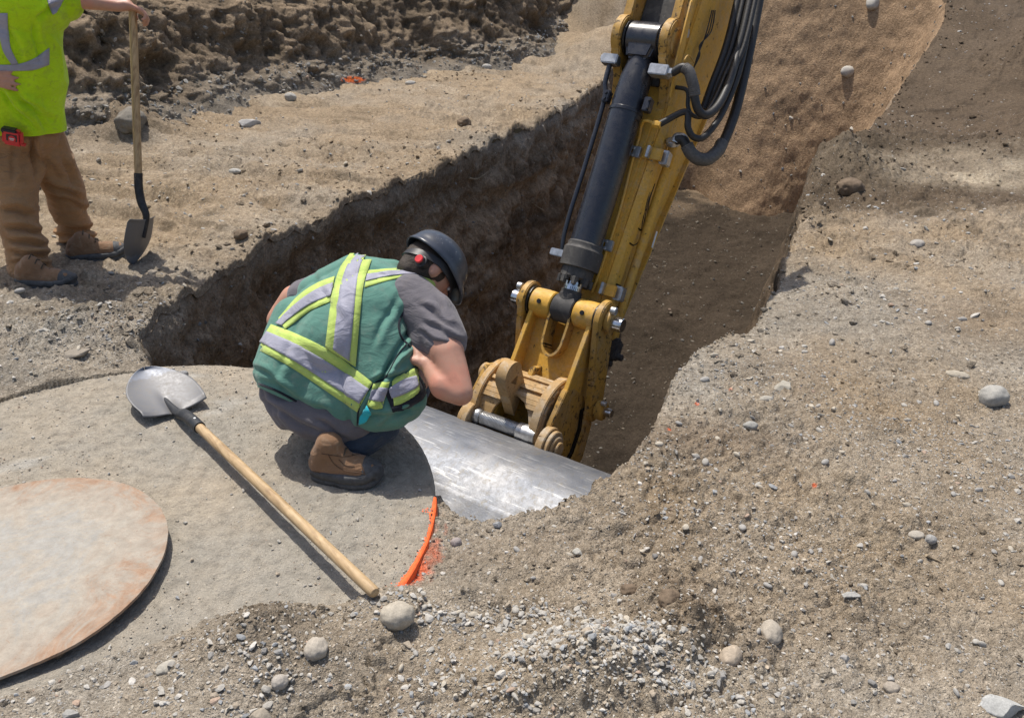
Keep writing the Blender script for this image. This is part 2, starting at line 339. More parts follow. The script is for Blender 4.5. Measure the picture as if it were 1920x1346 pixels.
def reg(x, y, blobs, z=0.0):
    r = 0
    for (px, py, rx, ry, w) in blobs: r = np.maximum(r, gauss(x, y, px, py, w, rx, ry, z))
    return r
SAND = np.array([.345, .264, .175]); GREY = np.array([.325, .293, .243]); BROWN = np.array([.205, .148, .096]); DARK = np.array([.125, .095, .064]); PALE = np.array([.40, .335, .245]); ORANGE = np.array([.80, .13, .035])
def tone(x, y, z):
    n1 = fbm(x, y, s=1.1, o=4, seed=21); n2 = fbm(x, y, s=4.5, o=4, seed=22); n3 = fbm(x, y, s=14, o=3, seed=23)
    far = sstep(3.6, 5.0, y)
    g = np.clip(.62 - .45 * far + .55 * n1 + .30 * n2, 0, 1)[:, None]
    c = SAND * (1 - g) + GREY * g
    br = np.clip(reg(x, y, [(1330,820,.35,.2,.8),(1290,1180,.16,.12,1.0),(1250,1100,.12,.08,.8),(1420,1210,.12,.08,.5),(1500,700,.3,.3,.3),(1850,620,.6,.4,.45),(150,500,.6,.4,.3),
        (900,1040,.3,.06,.35),(80,760,.3,.15,.4),(1000,1010,.3,.1,.3)]) + .25 * n2 + .1 * n3 - .12, 0, 1)[:, None]
    c = c * (1 - br) + BROWN * br
    far2 = (sstep(5.35, 5.95, y + .35 * n1 + .12 * n2 - .10 * np.clip(x - 3, 0, 3)) * sstep(1.5, 2.1, x))[:, None]; c = c * (1 - .92 * far2) + np.array([.108, .078, .052]) * .92 * far2  # machine shadow over the upper right bank, painted into the soil colour
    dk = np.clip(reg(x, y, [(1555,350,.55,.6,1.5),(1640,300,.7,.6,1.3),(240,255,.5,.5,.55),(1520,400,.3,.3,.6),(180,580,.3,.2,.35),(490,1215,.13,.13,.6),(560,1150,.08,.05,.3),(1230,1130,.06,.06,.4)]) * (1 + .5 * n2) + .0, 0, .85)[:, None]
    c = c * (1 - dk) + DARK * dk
    spots = sstep(.28, .5, fbm(x, y * 1.6, s=5, o=4, g=.65, seed=26)) * sstep(3, 4.5, y); c = c * (1 - .35 * spots[:, None])
    pl = np.clip(reg(x, y, [(1850,360,.9,.35,.9),(1750,330,.6,.25,.6),(1100,1250,.35,.25,.45),(600,1150,.3,.1,.15),(1650,1000,.3,.3,.2)]) * (1 + .8 * n2), 0, 1)[:, None]
    c = c * (1 - pl) + PALE * pl
    # sprayed marking paint on the soil
    d = np.hypot(x - SLAB_C.x, y - SLAB_C.y); ang = np.arctan2(y - SLAB_C.y, x - SLAB_C.x)
    n4 = fbm(x, y, s=45, o=3, seed=27)
    op = np.exp(-((d - SLAB_R - .015) / .032) ** 2) * sstep(A_BOT - .06, A_BOT, ang) * sstep(A_TOP, A_TOP - .25, ang) * .36 + np.exp(-((d - SLAB_R) / .03) ** 2) * sstep(A_BOT - .1, A_BOT, ang) * sstep(A_BOT + .2, A_BOT + .1, ang) * .4
    op = np.clip(op + .5 * n4 * (op > .05) - .12, 0, .95)
    p = atz(662, 150, .05)
    o2 = np.exp(-((x - p.x) / .20) ** 2 - ((y - p.y) / .16) ** 2) * (1 + 1.2 * n3 + .8 * n4); op = np.maximum(op, np.clip((o2 - .45) * 4, 0, 1))
    for (px, py) in ((1370,727),(1307,758),(1256,802),(1527,908)):
        p = atz(px, py, 0); o2 = np.exp(-((x - p.x) / .010) ** 2 - ((y - p.y) / .010) ** 2); op = np.maximum(op, np.clip((o2 + .5 * n4 * o2 - .35) * 3, 0, .8))
    c = c * (1 - op[:, None]) + ORANGE * op[:, None]
    lum = (1 + .10 * n1 + .08 * n2)[:, None]
    return np.clip(c * lum, .02, .9)

# fine sheet over the part the photograph shows: a fan of cells that keep their size in the picture
ys = []; Y = 1.02
while Y < 15.5:
    ys.append(Y); Y += max(.0028, 2.3 * (Y * Y + HC * HC) / (HC * F) * .92)
ys = np.array(ys); nx = 1000
tx = np.linspace(-.86, .80, nx)
XX = tx[:, None] * (ys[None, :] * ct + HC * st); YY = np.broadcast_to(ys[None, :], XX.shape)
xf, yf = XX.ravel(), YY.ravel()
sD, sI = rim_dist(xf, yf, 4)
zf = GZ(xf, yf)
def project_rim(x, y, I):
    """nearest point on the rim line near sample I"""
    best = None
    for dlt in range(-6, 6):
        a = RIMXY[(I + dlt) % len(RIMXY)]; b = RIMXY[(I + dlt + 1) % len(RIMXY)]
        ab = b - a; t = np.clip(((x - a[:, 0]) * ab[:, 0] + (y - a[:, 1]) * ab[:, 1]) / ((ab ** 2).sum(1) + 1e-12), 0, 1)
        qx, qy = a[:, 0] + ab[:, 0] * t, a[:, 1] + ab[:, 1] * t; d2 = (x - qx) ** 2 + (y - qy) ** 2
        if best is None: best, bx, by = d2, qx, qy
        else:
            k = d2 < best; best = np.where(k, d2, best); bx = np.where(k, qx, bx); by = np.where(k, qy, by)
    return bx, by, np.sqrt(best)
zt = zf.copy()
nearR = (np.abs(sD) < .12)
kI = np.where(nearR & (sD > 0))[0]
qx, qy, qd = project_rim(xf[kI], yf[kI], sI[kI])
xf[kI] = qx + NRMs[sI[kI], 0] * .10 * qd; yf[kI] = qy + NRMs[sI[kI], 1] * .10 * qd
zt[kI] = GZ(qx, qy) - np.minimum(qd * 2.2, .045) - .004; sD[kI] = qd
zt = zt - .012 * np.exp(-(np.minimum(sD, 0) / .02) ** 2) * (sD <= 0)
V = np.stack([xf, yf, zt], 1)
FQ = grid_faces(nx, len(ys))
dS = np.hypot(xf - SLAB_C.x, yf - SLAB_C.y)
bad = (sD > .001) | (dS < SLAB_R - .12)
FQ = FQ[~((dS < SLAB_R - .12) & (spill(xf, yf) < .02))[FQ].all(1)]
FQ = FQ[~(sD[FQ] > .09).any(1)]
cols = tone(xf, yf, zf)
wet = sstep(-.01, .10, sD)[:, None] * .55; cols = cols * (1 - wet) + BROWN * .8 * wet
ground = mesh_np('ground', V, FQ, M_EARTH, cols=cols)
tag(ground, kind='structure')
# wide coarse sheet round it
gx = np.arange(-24, 24.1, .2)
gX, gY = np.meshgrid(gx, np.arange(-24, 24.1, .2), indexing='ij'); xa, ya = gX.ravel(), gY.ravel()
s2, _ = rim_dist(xa, ya, 8)
za = GZ(xa, ya, False) - .05
infan = (ya > 1.15) & (ya < 15.3) & (np.abs(xa / (ya * ct + HC * st)+.03) < .78)
FA = grid_faces(*gX.shape); badA = (s2 > -.45) | (np.hypot(xa - SLAB_C.x, ya - SLAB_C.y) < SLAB_R + .2) | infan
FA = FA[~badA[FA].any(1)]
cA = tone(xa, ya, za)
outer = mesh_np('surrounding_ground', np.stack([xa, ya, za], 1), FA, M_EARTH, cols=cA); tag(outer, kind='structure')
R2 = 260.0
outer2 = mesh_np('distant_ground', np.array([[-R2, -R2, -.4], [R2, -R2, -.4], [R2, -24, -.4], [-R2, -24, -.4], [-R2, 24, .9], [R2, 24, .9], [R2, R2, .9], [-R2, R2, .9], [-R2, -24, -.3], [-23.8, -24, -.3], [-23.8, 24, .8], [-R2, 24, .8], [23.8, -24, -.3], [R2, -24, -.3], [R2, 24, .8], [23.8, 24, .8]], float),
                 np.array([[0, 1, 2, 3], [4, 5, 6, 7], [8, 9, 10, 11], [12, 13, 14, 15]]), M_EARTH, cols=np.tile(SAND, (16, 1))); tag(outer2, kind='structure')

# trench walls: one strip round the rim, from just under the lip down to below the floor
nu = len(RIMXY); nv = 120
vv = np.linspace(0, 1, nv) ** 1.05
U = np.arange(nu)
d_in, zb = RAs[:, 0], RAs[:, 1]
zr = RPs[:, 2] + np.interp(U, U, np.zeros(nu))
zr = GZ(RIMXY[:, 0], RIMXY[:, 1], False) - .02
zr = np.where(inslab, -.16, zr)
T = vv[None, :]
steep = sstep(.4, 1.2, d_in)
off = -.02 + (d_in + .02)[:, None] * T ** 1.0 + .03 * np.exp(-((T - .03) / .03) ** 2)
RXs = smooth_loop(RIMXY, 61) * (1 - _rt) + smooth_loop(RIMXY, 101) * _rt; kS = sstep(.0, 1, T / .10) * (1 - _rt * sstep(8.6, 7.6, RIMXY[:, 1])[:, None]) * (1 - .35 * (d_in < .3)[:, None]); zrs = smooth_loop(zr[:, None], 81)[:, 0]; zz = (zr[:, None] * (1 - kS) + zrs[:, None] * kS) + (zb - .15 - .5 * sstep(.4, 1.0, d_in) - zrs)[:, None] * T
bx_ = RIMXY[:, 0][:, None] * (1 - kS) + RXs[:, 0][:, None] * kS; by_ = RIMXY[:, 1][:, None] * (1 - kS) + RXs[:, 1][:, None] * kS
x3 = bx_ + NRMs[:, 0][:, None] * off; y3 = by_ + NRMs[:, 1][:, None] * off
near = (1 - sstep(.3, .9, d_in)[:, None]) * (1 - .85 * _rt)
S = U[:, None] * .012 + 0 * T
n_big = fbm(x3, y3, zz, s=1.6, o=3, seed=41); n_mid = fbm(x3, y3, zz, s=6.0, o=4, g=.6, seed=42)
groove = fbm(S * 9, zz * 1.1, s=1.0, o=3, seed=43)        # teeth marks running down the face
ledge = fbm(S * .9, zz * 5.5, s=1.0, o=3, seed=44)        # layers
slick = sstep(-.1, .5, n_big)
n_hf = fbm(x3, y3, zz, s=34, o=3, g=.6, seed=45)
disp = near * (.11 * n_big + .085 * n_mid + .035 * groove + .06 * ledge + .022 * n_hf) + (1 - near) * (.06 * n_big + .018 * n_mid + .003 * groove)
disp = disp * np.clip(T * 12, 0, 1) * np.where(inslab, .2, 1)[:, None]
x3 = x3 + NRMs[:, 0][:, None] * disp; y3 = y3 + NRMs[:, 1][:, None] * disp
zz = zz + .02 * n_mid * np.clip(T * 12, 0, 1)
Vw = np.stack([x3.ravel(), y3.ravel(), zz.ravel()], 1)
Fw = grid_faces(nu, nv)
last = np.stack([np.arange((nu - 1) * nv, nu * nv - 1), np.arange(0, nv - 1), np.arange(1, nv), np.arange((nu - 1) * nv + 1, nu * nv)], 1)
Fw = np.vstack([Fw, last])
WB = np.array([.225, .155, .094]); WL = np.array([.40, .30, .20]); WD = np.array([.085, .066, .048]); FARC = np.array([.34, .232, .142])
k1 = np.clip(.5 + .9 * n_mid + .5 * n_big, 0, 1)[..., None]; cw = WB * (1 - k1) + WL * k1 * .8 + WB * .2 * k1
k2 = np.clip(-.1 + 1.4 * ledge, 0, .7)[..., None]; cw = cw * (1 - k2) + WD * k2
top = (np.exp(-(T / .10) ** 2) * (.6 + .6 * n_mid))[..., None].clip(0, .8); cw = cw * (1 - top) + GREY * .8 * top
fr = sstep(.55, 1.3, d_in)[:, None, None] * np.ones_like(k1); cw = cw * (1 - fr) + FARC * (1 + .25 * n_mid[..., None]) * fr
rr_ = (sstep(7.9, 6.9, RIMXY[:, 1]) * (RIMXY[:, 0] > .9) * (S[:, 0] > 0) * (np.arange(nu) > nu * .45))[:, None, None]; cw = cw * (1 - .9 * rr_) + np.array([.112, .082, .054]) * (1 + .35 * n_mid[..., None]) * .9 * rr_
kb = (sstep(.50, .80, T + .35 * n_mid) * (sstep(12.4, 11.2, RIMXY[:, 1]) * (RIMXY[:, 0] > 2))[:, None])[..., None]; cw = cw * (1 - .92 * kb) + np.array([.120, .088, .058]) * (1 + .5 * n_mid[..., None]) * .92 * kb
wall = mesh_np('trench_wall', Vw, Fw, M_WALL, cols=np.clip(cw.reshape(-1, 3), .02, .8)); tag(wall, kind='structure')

# trench floor
def floor_z(x, y):
    z = np.interp(y, [2, 4, 6, 9, 12, 14], [-3.2, -3.2, -3.05, -2.5, -1.7, -1.45])
    s, i = rim_dist(x, y, 12)
    z = z + .35 * np.exp(-(np.abs(s) / .45) ** 2)
    rs_ = (i > len(RIMXY) * .5) & (x > .8); z = z + np.where(rs_, .95 * np.exp(-(np.abs(s) / .62) ** 1.5) * sstep(4.0, 5.5, y), 0)
    return z + .05 * fbm(x, y, s=1.2, o=3, seed=51) + .02 * fbm(x, y, s=7, o=4, g=.6, seed=52) + .025 * clods(x, y, 7, 5, 2.5) + .02 * clods(x, y, 19, 6, 2)
fx, fy = np.meshgrid(np.arange(-2.4, 6.8, .028), np.arange(1.9, 14.5, .028), indexing='ij'); xb, yb = fx.ravel(), fy.ravel()
s3, i3 = rim_dist(xb, yb, 12)
zb_ = floor_z(xb, yb)
FB = grid_faces(*fx.shape); FB = FB[(s3[FB] > -.05).all(1)]
nf = fbm(xb, yb, s=2.2, o=4, seed=53)[:, None]
lit_strip = (sstep(.95, .25, np.abs(s3)) * (i3 > len(RIMXY) * .5) * (xb > .9) * sstep(5, 6.5, yb))[:, None]; cf = np.array([.036, .028, .021]) * (1 + .4 * nf) + np.array([.095, .067, .041]) * lit_strip + np.array([.05, .034, .02]) * sstep(5.5, 9, yb)[:, None] * 0 + (np.array([.022, .016, .010]) + np.array([.16, .115, .072]) * sstep(-.2, .5, nf + .6 * fbm(xb, yb, s=6, o=2, seed=54)[:, None])  * sstep(10.6, 12.4, yb - .2 * xb)[:, None]) * sstep(5.5, 9, yb)[:, None]  # trench shade painted into floor colour; sunlit strip along right wall painted lighter
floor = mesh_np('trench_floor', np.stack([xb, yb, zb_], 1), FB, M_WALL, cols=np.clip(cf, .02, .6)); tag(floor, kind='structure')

# cut bank along the top of the photograph
FOOTL = [(-700,330,.03,0),(-200,300,.03,0),(60,275,.03,0),(160,262,.03,0),(330,245,.02,0),(440,205,.02,0),(530,188,.02,0),(620,172,.02,0),(700,160,.02,0),(800,140,.02,0),(900,112,.03,0),(980,75,.1,0),(1040,30,.25,0)]
fl = np.array([list(atz(a, b, c)) for a, b, c, d in FOOTL]); fl = np.vstack([fl[:10], [[.05, 12.3, .02], [.75, 13.6, .12], [2.1, 15.6, .5], [5.5, 17.5, 1.6], [10, 17.5, 1.9]]])
d = np.r_[0, np.cumsum(np.hypot(*(fl[1:, :2] - fl[:-1, :2]).T))]; nb = int(d[-1] / .022); t = np.linspace(0, d[-1], nb)
bq = np.stack([np.interp(t, d, fl[:, k]) for k in range(3)], 1); kk = np.hanning(43)[1:-1]; kk /= kk.sum()
pad = 20; bz = np.vstack([np.repeat(bq[:1], pad, 0), bq, np.repeat(bq[-1:], pad, 0)]); bq = np.stack([np.convolve(bz[:, j], kk, 'same')[pad:-pad] for j in range(3)], 1)
tt = np.gradient(bq[:, :2], axis=0); tt /= np.linalg.norm(tt, axis=1)[:, None]; bn = np.stack([-tt[:, 1], tt[:, 0]], 1)   # away from the camera
prof_s = np.array([-.25, 0, .25, .55, .75, .85, 1.15, 1.35, 1.55, 1.9, 2.6, 5, 12]); prof_z = np.array([-.12, 0, .16, .30, .62, .80, .95, 1.30, 1.62, 1.78, 1.85, 1.9, 1.9])
cum = np.r_[0, np.cumsum(np.hypot(np.diff(prof_s), np.diff(prof_z)))]
vb = np.r_[np.linspace(0, cum[9], 140), np.linspace(cum[9], cum[-1], 30)[1:]]
ps, pz = np.interp(vb, cum, prof_s), np.interp(vb, cum, prof_z)
SB = t[:, None]
lump = fbm(SB, 0 * SB, s=.55, o=3, seed=61)
sx = ps[None, :] + .35 * lump + .25 * fbm(SB + 0 * ps, pz[None, :] * 1.5 + 0 * SB, s=.8, o=3, seed=62)
zB = bq[:, 2:3] + pz[None, :] * (1 + .18 * fbm(SB, 0 * SB, s=.4, o=2, seed=63)) + 0 * SB
xB = bq[:, 0:1] + bn[:, 0:1] * sx; yB = bq[:, 1:2] + bn[:, 1:2] * sx
nB1 = fbm(xB, yB, zB, s=2.0, o=4, g=.6, seed=64); nB2 = fbm(xB, yB, zB, s=9, o=4, g=.6, seed=65); gB = fbm(SB * 6 + 0 * ps, zB * 1.2, s=1, o=3, seed=66)
dB = .22 * nB1 + .09 * nB2 + .05 * gB
slopeface = (np.clip((ps[None, :] - 0) / .3, 0, 1))
xB = xB - bn[:, 0:1] * dB * slopeface; yB = yB - bn[:, 1:2] * dB * slopeface; zB = zB + .04 * nB1 * slopeface + .04 * nB2 * slopeface
cb = DARK * 1.0 + (np.clip(.35 + .9 * nB2 + .5 * nB1, 0, 1)[..., None]) * (WL - DARK) * .75
low = np.clip(1.1 - pz[None, :] / .35 + .8 * nB1, 0, 1)[..., None]; cb = cb * (1 - .75 * low) + GREY * .72 * .75 * low
_v = np.stack([xB, yB, zB], -1) - np.array(EYE[:]); _d = _v @ np.array(_fwd[:]); _px = 960 + F * (_v @ np.array(CR[:])) / _d; _py = 673 - F * (_v @ np.array(CU[:])) / _d
sp_ = np.clip((np.exp(-((_px - 660) / 22) ** 2 - ((_py - 150) / 6) ** 2) * (1 + 1.3 * nB2) - .30) * 5, 0, 1)[..., None]; cb = cb * (1 - sp_) + ORANGE * sp_
bank = mesh_np('cut_bank', np.stack([xB.ravel(), yB.ravel(), zB.ravel()], 1), grid_faces(nb, len(vb)), M_WALL, cols=np.clip(cb.reshape(-1, 3), .02, .6)); tag(bank, kind='structure')
# ================================================================== ROUND SLAB, STEEL PLATE
def m_slab():
    mt, nt, b = nodes('dusty_concrete'); co = tco(nt)
    n1 = noise(nt, co, 2.2, 6, .65); n2 = noise(nt, co, 22, 6, .7); n3 = noise(nt, co, 190, 3, .6); nb = noise(nt, co, 1.1, 4, .6, 1.0)
    c = mix(nt, ramp(nt, n1, [(.36, gray(0)), (.62, gray(1))]), (.355, .302, .232), (.302, .276, .232))
    c = mix(nt, ramp(nt, nb, [(.57, gray(0)), (.64, gray(1))]), c, (.38, .36, .32))
    c = mix(nt, 1.0, c, ramp(nt, n2, [(.25, gray(.62)), (.5, gray(1)), (.75, gray(1.25))]), 'MULTIPLY')
    v = N(nt, 'ShaderNodeTexVoronoi'); v.inputs['Scale'].default_value = 210; nt.links.new(co, v.inputs['Vector'])
    vc = N(nt, 'ShaderNodeSeparateColor'); nt.links.new(v.outputs['Color'], vc.inputs[0])
    c = mix(nt, .6, c, mix(nt, 1.0, c, ramp(nt, vc.outputs[0], [(0, gray(.75)), (.14, gray(.92)), (.6, gray(1)), (.93, gray(1.06)), (1, gray(1.35))]), 'MULTIPLY'))
    nt.links.new(c, b.inputs['Base Color']); b.inputs['Roughness'].default_value = .93; b.inputs['Specular IOR Level'].default_value = .15
    hh = N(nt, 'ShaderNodeMath', operation='MULTIPLY_ADD'); nt.links.new(n2, hh.inputs[0]); hh.inputs[1].default_value = 1.3; nt.links.new(n3, hh.inputs[2])
    nt.links.new(bump(nt, hh.outputs[0], .9, .007), b.inputs['Normal']); return mt
def m_orange():
    mt, nt, b = nodes('orange_marking_paint'); co = tco(nt)
    n = noise(nt, co, 60, 5, .7)
    nt.links.new(ramp(nt, n, [(.30, (.52, .07, .02)), (.45, (.86, .12, .02)), (.66, (.90, .16, .03))]), b.inputs['Base Color'])
    b.inputs['Roughness'].default_value = .7; nt.links.new(bump(nt, n, .8, .004), b.inputs['Normal']); return mt
M_SLAB = m_slab(); M_ORANGE = m_orange()
def disc_mesh(R, n=720, rings=260, wob=.0, edge_r=.006, zf=None, ang_wob=None, r_in=0.0):
    a = np.linspace(0, 2 * math.pi, n, endpoint=False); r = np.linspace(0.0001, 1, rings) ** .75
    rr = R * (1 + (ang_wob(a) if ang_wob else 0))
    x = np.outer(np.cos(a) * rr, r); y = np.outer(np.sin(a) * rr, r)
    return a, r, x, y
def slab():
    root = empty('round_concrete_slab', (SLAB_C.x, SLAB_C.y, -.14))
    tag(root, 'large round concrete slab dusted with dirt, its right edge sprayed orange, under the squatting worker', 'concrete slab')
    w = lambda a: .004 * fbm(np.cos(a) * 2, np.sin(a) * 2, s=4, o=4, seed=70)
    a, r, x, y = disc_mesh(SLAB_R, 900, 300, ang_wob=w)
    X, Yy = x + SLAB_C.x, y + SLAB_C.y
    z = .003 * fbm(X, Yy, s=3, o=3, seed=71) + .0045 * fbm(X, Yy, s=16, o=4, g=.6, seed=72) + .0035 * clods(X, Yy, 40, 7, 2) * sstep(-.1, .4, fbm(X, Yy, s=2, o=3, seed=73)) + .002 * clods(X, Yy, 90, 8)
    z = z - .008 * sstep(.988, 1, r)[None, :]
    # soil spilled over the front edge
    zz = z.copy()
    nr = 5; xs = [x]; ys_ = [y]; zs = [zz]
    i = np.arange(len(a) * len(r)).reshape(len(a), len(r)); j = np.roll(i, -1, 0)
    Fs = np.stack([i[:, :-1], i[:, 1:], j[:, 1:], j[:, :-1]], -1).reshape(-1, 4)
    mesh_np('slab_top', np.stack([x.ravel(), y.ravel(), z.ravel() + .14], 1), Fs, M_SLAB, root)
    # the rim: side wall, concrete grey all round, the painted stretch is a part of its own
    def side(a0, a1, name, mat, out=0.0, zt=-.008, zb=-.139):
        aa = np.linspace(a0, a1, max(8, int(abs(a1 - a0) * 160))); rr = SLAB_R * (1 + w(aa))
        zz_ = np.linspace(zt, zb, 14); A, Z = np.meshgrid(aa, zz_, indexing='ij'); Rr = rr[:, None] + out + .003 * fbm(A * 30, Z * 60, s=1, o=3, seed=75)
        Rr[:, 0] = rr + out * .5
        Vv = np.stack([(Rr * np.cos(A)).ravel(), (Rr * np.sin(A)).ravel(), Z.ravel() + .14], 1)
        mesh_np(name, Vv, grid_faces(*A.shape)[:, ::-1], mat, root)
    side(A_TOP + .02, 2 * math.pi + A_BOT - .14, 'slab_side', M_SLAB)
    side(A_BOT - .17, A_TOP + .04, 'painted_edge', M_ORANGE, .0045, .004)
    aa = np.linspace(A_BOT - .17, A_TOP + .04, 160); rr = SLAB_R * (1 + w(aa)); q_ = (aa - A_BOT) / (A_TOP - A_BOT); wd_ = .0045 + .010 * np.exp(-(q_ / .35) ** 2) + .006 * np.exp(-((q_ - 1) / .1) ** 2) + .002 * fbm(aa * 40, aa * 0, s=1, o=3, seed=77)
    cols_ = [(rr + .0025, .004 + 0 * aa), (rr - .001, .0065 + 0 * aa), (rr - wd_ * .6, .0075 + 0 * aa), (rr - wd_, .0045 + 0 * aa)]
    Vv = np.stack([np.stack([(r_ * np.cos(aa)), (r_ * np.sin(aa)), z_ + .14], 1) for r_, z_ in cols_], 1).reshape(-1, 3)
    mesh_np('painted_lip', Vv, grid_faces(len(aa), 4), M_ORANGE, root)
    # feathered spray on the top surface, as flat flakes of paint along the edge
    rg = np.random.default_rng(5); Vs = []; Fs2 = []; k = 0
    for q in range(420):
        t = rg.random(); aa = A_BOT - .12 + (A_TOP - A_BOT + .1) * t
        wdt = .005 + .035 * math.exp(-((t - .0) / .22) ** 2) + .035 * math.exp(-((t - 1.0) / .08) ** 2)
        rr = SLAB_R - abs(rg.normal()) * wdt * .55 - .003
        s = rg.uniform(.0012, .0045); th = rg.random() * 6.28
        for c in range(5):
            an = th + c * 1.2566; sr_ = s * rg.uniform(.5, 1.2)
            px_, py_ = rr * math.cos(aa) + sr_ * math.cos(an), rr * math.sin(aa) + sr_ * math.sin(an)
            Vs.append((px_, py_, .14 + .0055 + .0008 * rg.random()))
        Fs2 += [(k, k + 1, k + 2), (k, k + 2, k + 3), (k, k + 3, k + 4)]; k += 5
    mesh_np('paint_specks', np.array(Vs), np.array(Fs2), M_ORANGE, root)
slab()

def m_rustplate():
    mt, nt, b = nodes('rusty_dusty_steel'); co = tco(nt)
    n1 = noise(nt, co, 5.2, 8, .78, 1.6); n2 = noise(nt, co, 26, 7, .75); n3 = noise(nt, co, 160, 4, .6)
    ln = N(nt, 'ShaderNodeVectorMath', operation='LENGTH'); nt.links.new(co, ln.inputs[0])
    mr = N(nt, 'ShaderNodeMapRange'); mr.inputs[1].default_value = .20; mr.inputs[2].default_value = .44; nt.links.new(ln.outputs['Value'], mr.inputs[0])
    ad = N(nt, 'ShaderNodeMath', operation='MULTIPLY_ADD'); nt.links.new(mr.outputs[0], ad.inputs[0]); ad.inputs[1].default_value = .26; nt.links.new(n1, ad.inputs[2])
    c = ramp(nt, ad.outputs[0], [(.34, (.35, .34, .315)), (.48, (.33, .31, .275)), (.56, (.36, .32, .265)), (.68, (.335, .285, .230)), (.80, (.33, .225, .155)), (.92, (.26, .14, .08))])
    c = mix(nt, 1.0, c, ramp(nt, n2, [(.3, gray(.80)), (.55, gray(1.02)), (.75, gray(1.2))]), 'MULTIPLY')
    c = mix(nt, ramp(nt, noise(nt, co, 9, 8, .8, 3.0), [(.60, gray(0)), (.66, gray(.55))]), c, (.30, .17, .095)); c = mix(nt, ramp(nt, n3, [(.64, gray(0)), (.72, gray(.7))]), c, (.2, .12, .08))
    nt.links.new(c, b.inputs['Base Color']); b.inputs['Roughness'].default_value = .8; b.inputs['Specular IOR Level'].default_value = .25
    hh = N(nt, 'ShaderNodeMath', operation='MULTIPLY_ADD'); nt.links.new(n2, hh.inputs[0]); hh.inputs[1].default_value = 1.5; nt.links.new(n3, hh.inputs[2])
    nt.links.new(bump(nt, hh.outputs[0], .5, .003), b.inputs['Normal']); return mt
M_RUSTP = m_rustplate()
PLATE_C = Vector((-1.385, 1.825, .024)); PLATE_R = .438
def plate():
    a, r, x, y = disc_mesh(PLATE_R, 500, 120, ang_wob=lambda a: .006 * fbm(np.cos(a), np.sin(a), s=5, o=4, seed=80) - .02 * np.exp(-((np.mod(a + 3.14, 6.283) - 3.14 + .95) / .25) ** 2))
    z = .004 * fbm(x, y, s=3, o=3, seed=81) + .0012 * fbm(x, y, s=30, o=3, seed=82)
    na, nr = len(a), len(r); th = .008
    i = np.arange(na * nr).reshape(na, nr); j = np.roll(i, -1, 0)
    Ft = np.stack([i[:, :-1], i[:, 1:], j[:, 1:], j[:, :-1]], -1).reshape(-1, 4)
    Vt = np.stack([x.ravel(), y.ravel(), z.ravel()], 1); Vb = Vt.copy(); Vb[:, 2] -= th
    o = na * nr
    e = i[:, -1]; e2 = np.roll(e, -1)
    Fe = np.stack([e, e + o, e2 + o, e2], 1)
    pl = mesh_np('steel_plate', np.vstack([Vt, Vb]), np.vstack([Ft, Ft[:, ::-1] + o, Fe]), M_RUSTP)
    pl.location = PLATE_C; pl.rotation_euler = (math.radians(1.0), math.radians(-3.0), 0)
    md = pl.modifiers.new('b', 'EDGE_SPLIT'); md.split_angle = math.radians(50)
    tag(pl, 'rusty round steel plate lying propped on the dusty slab at the left', 'steel plate')
plate()
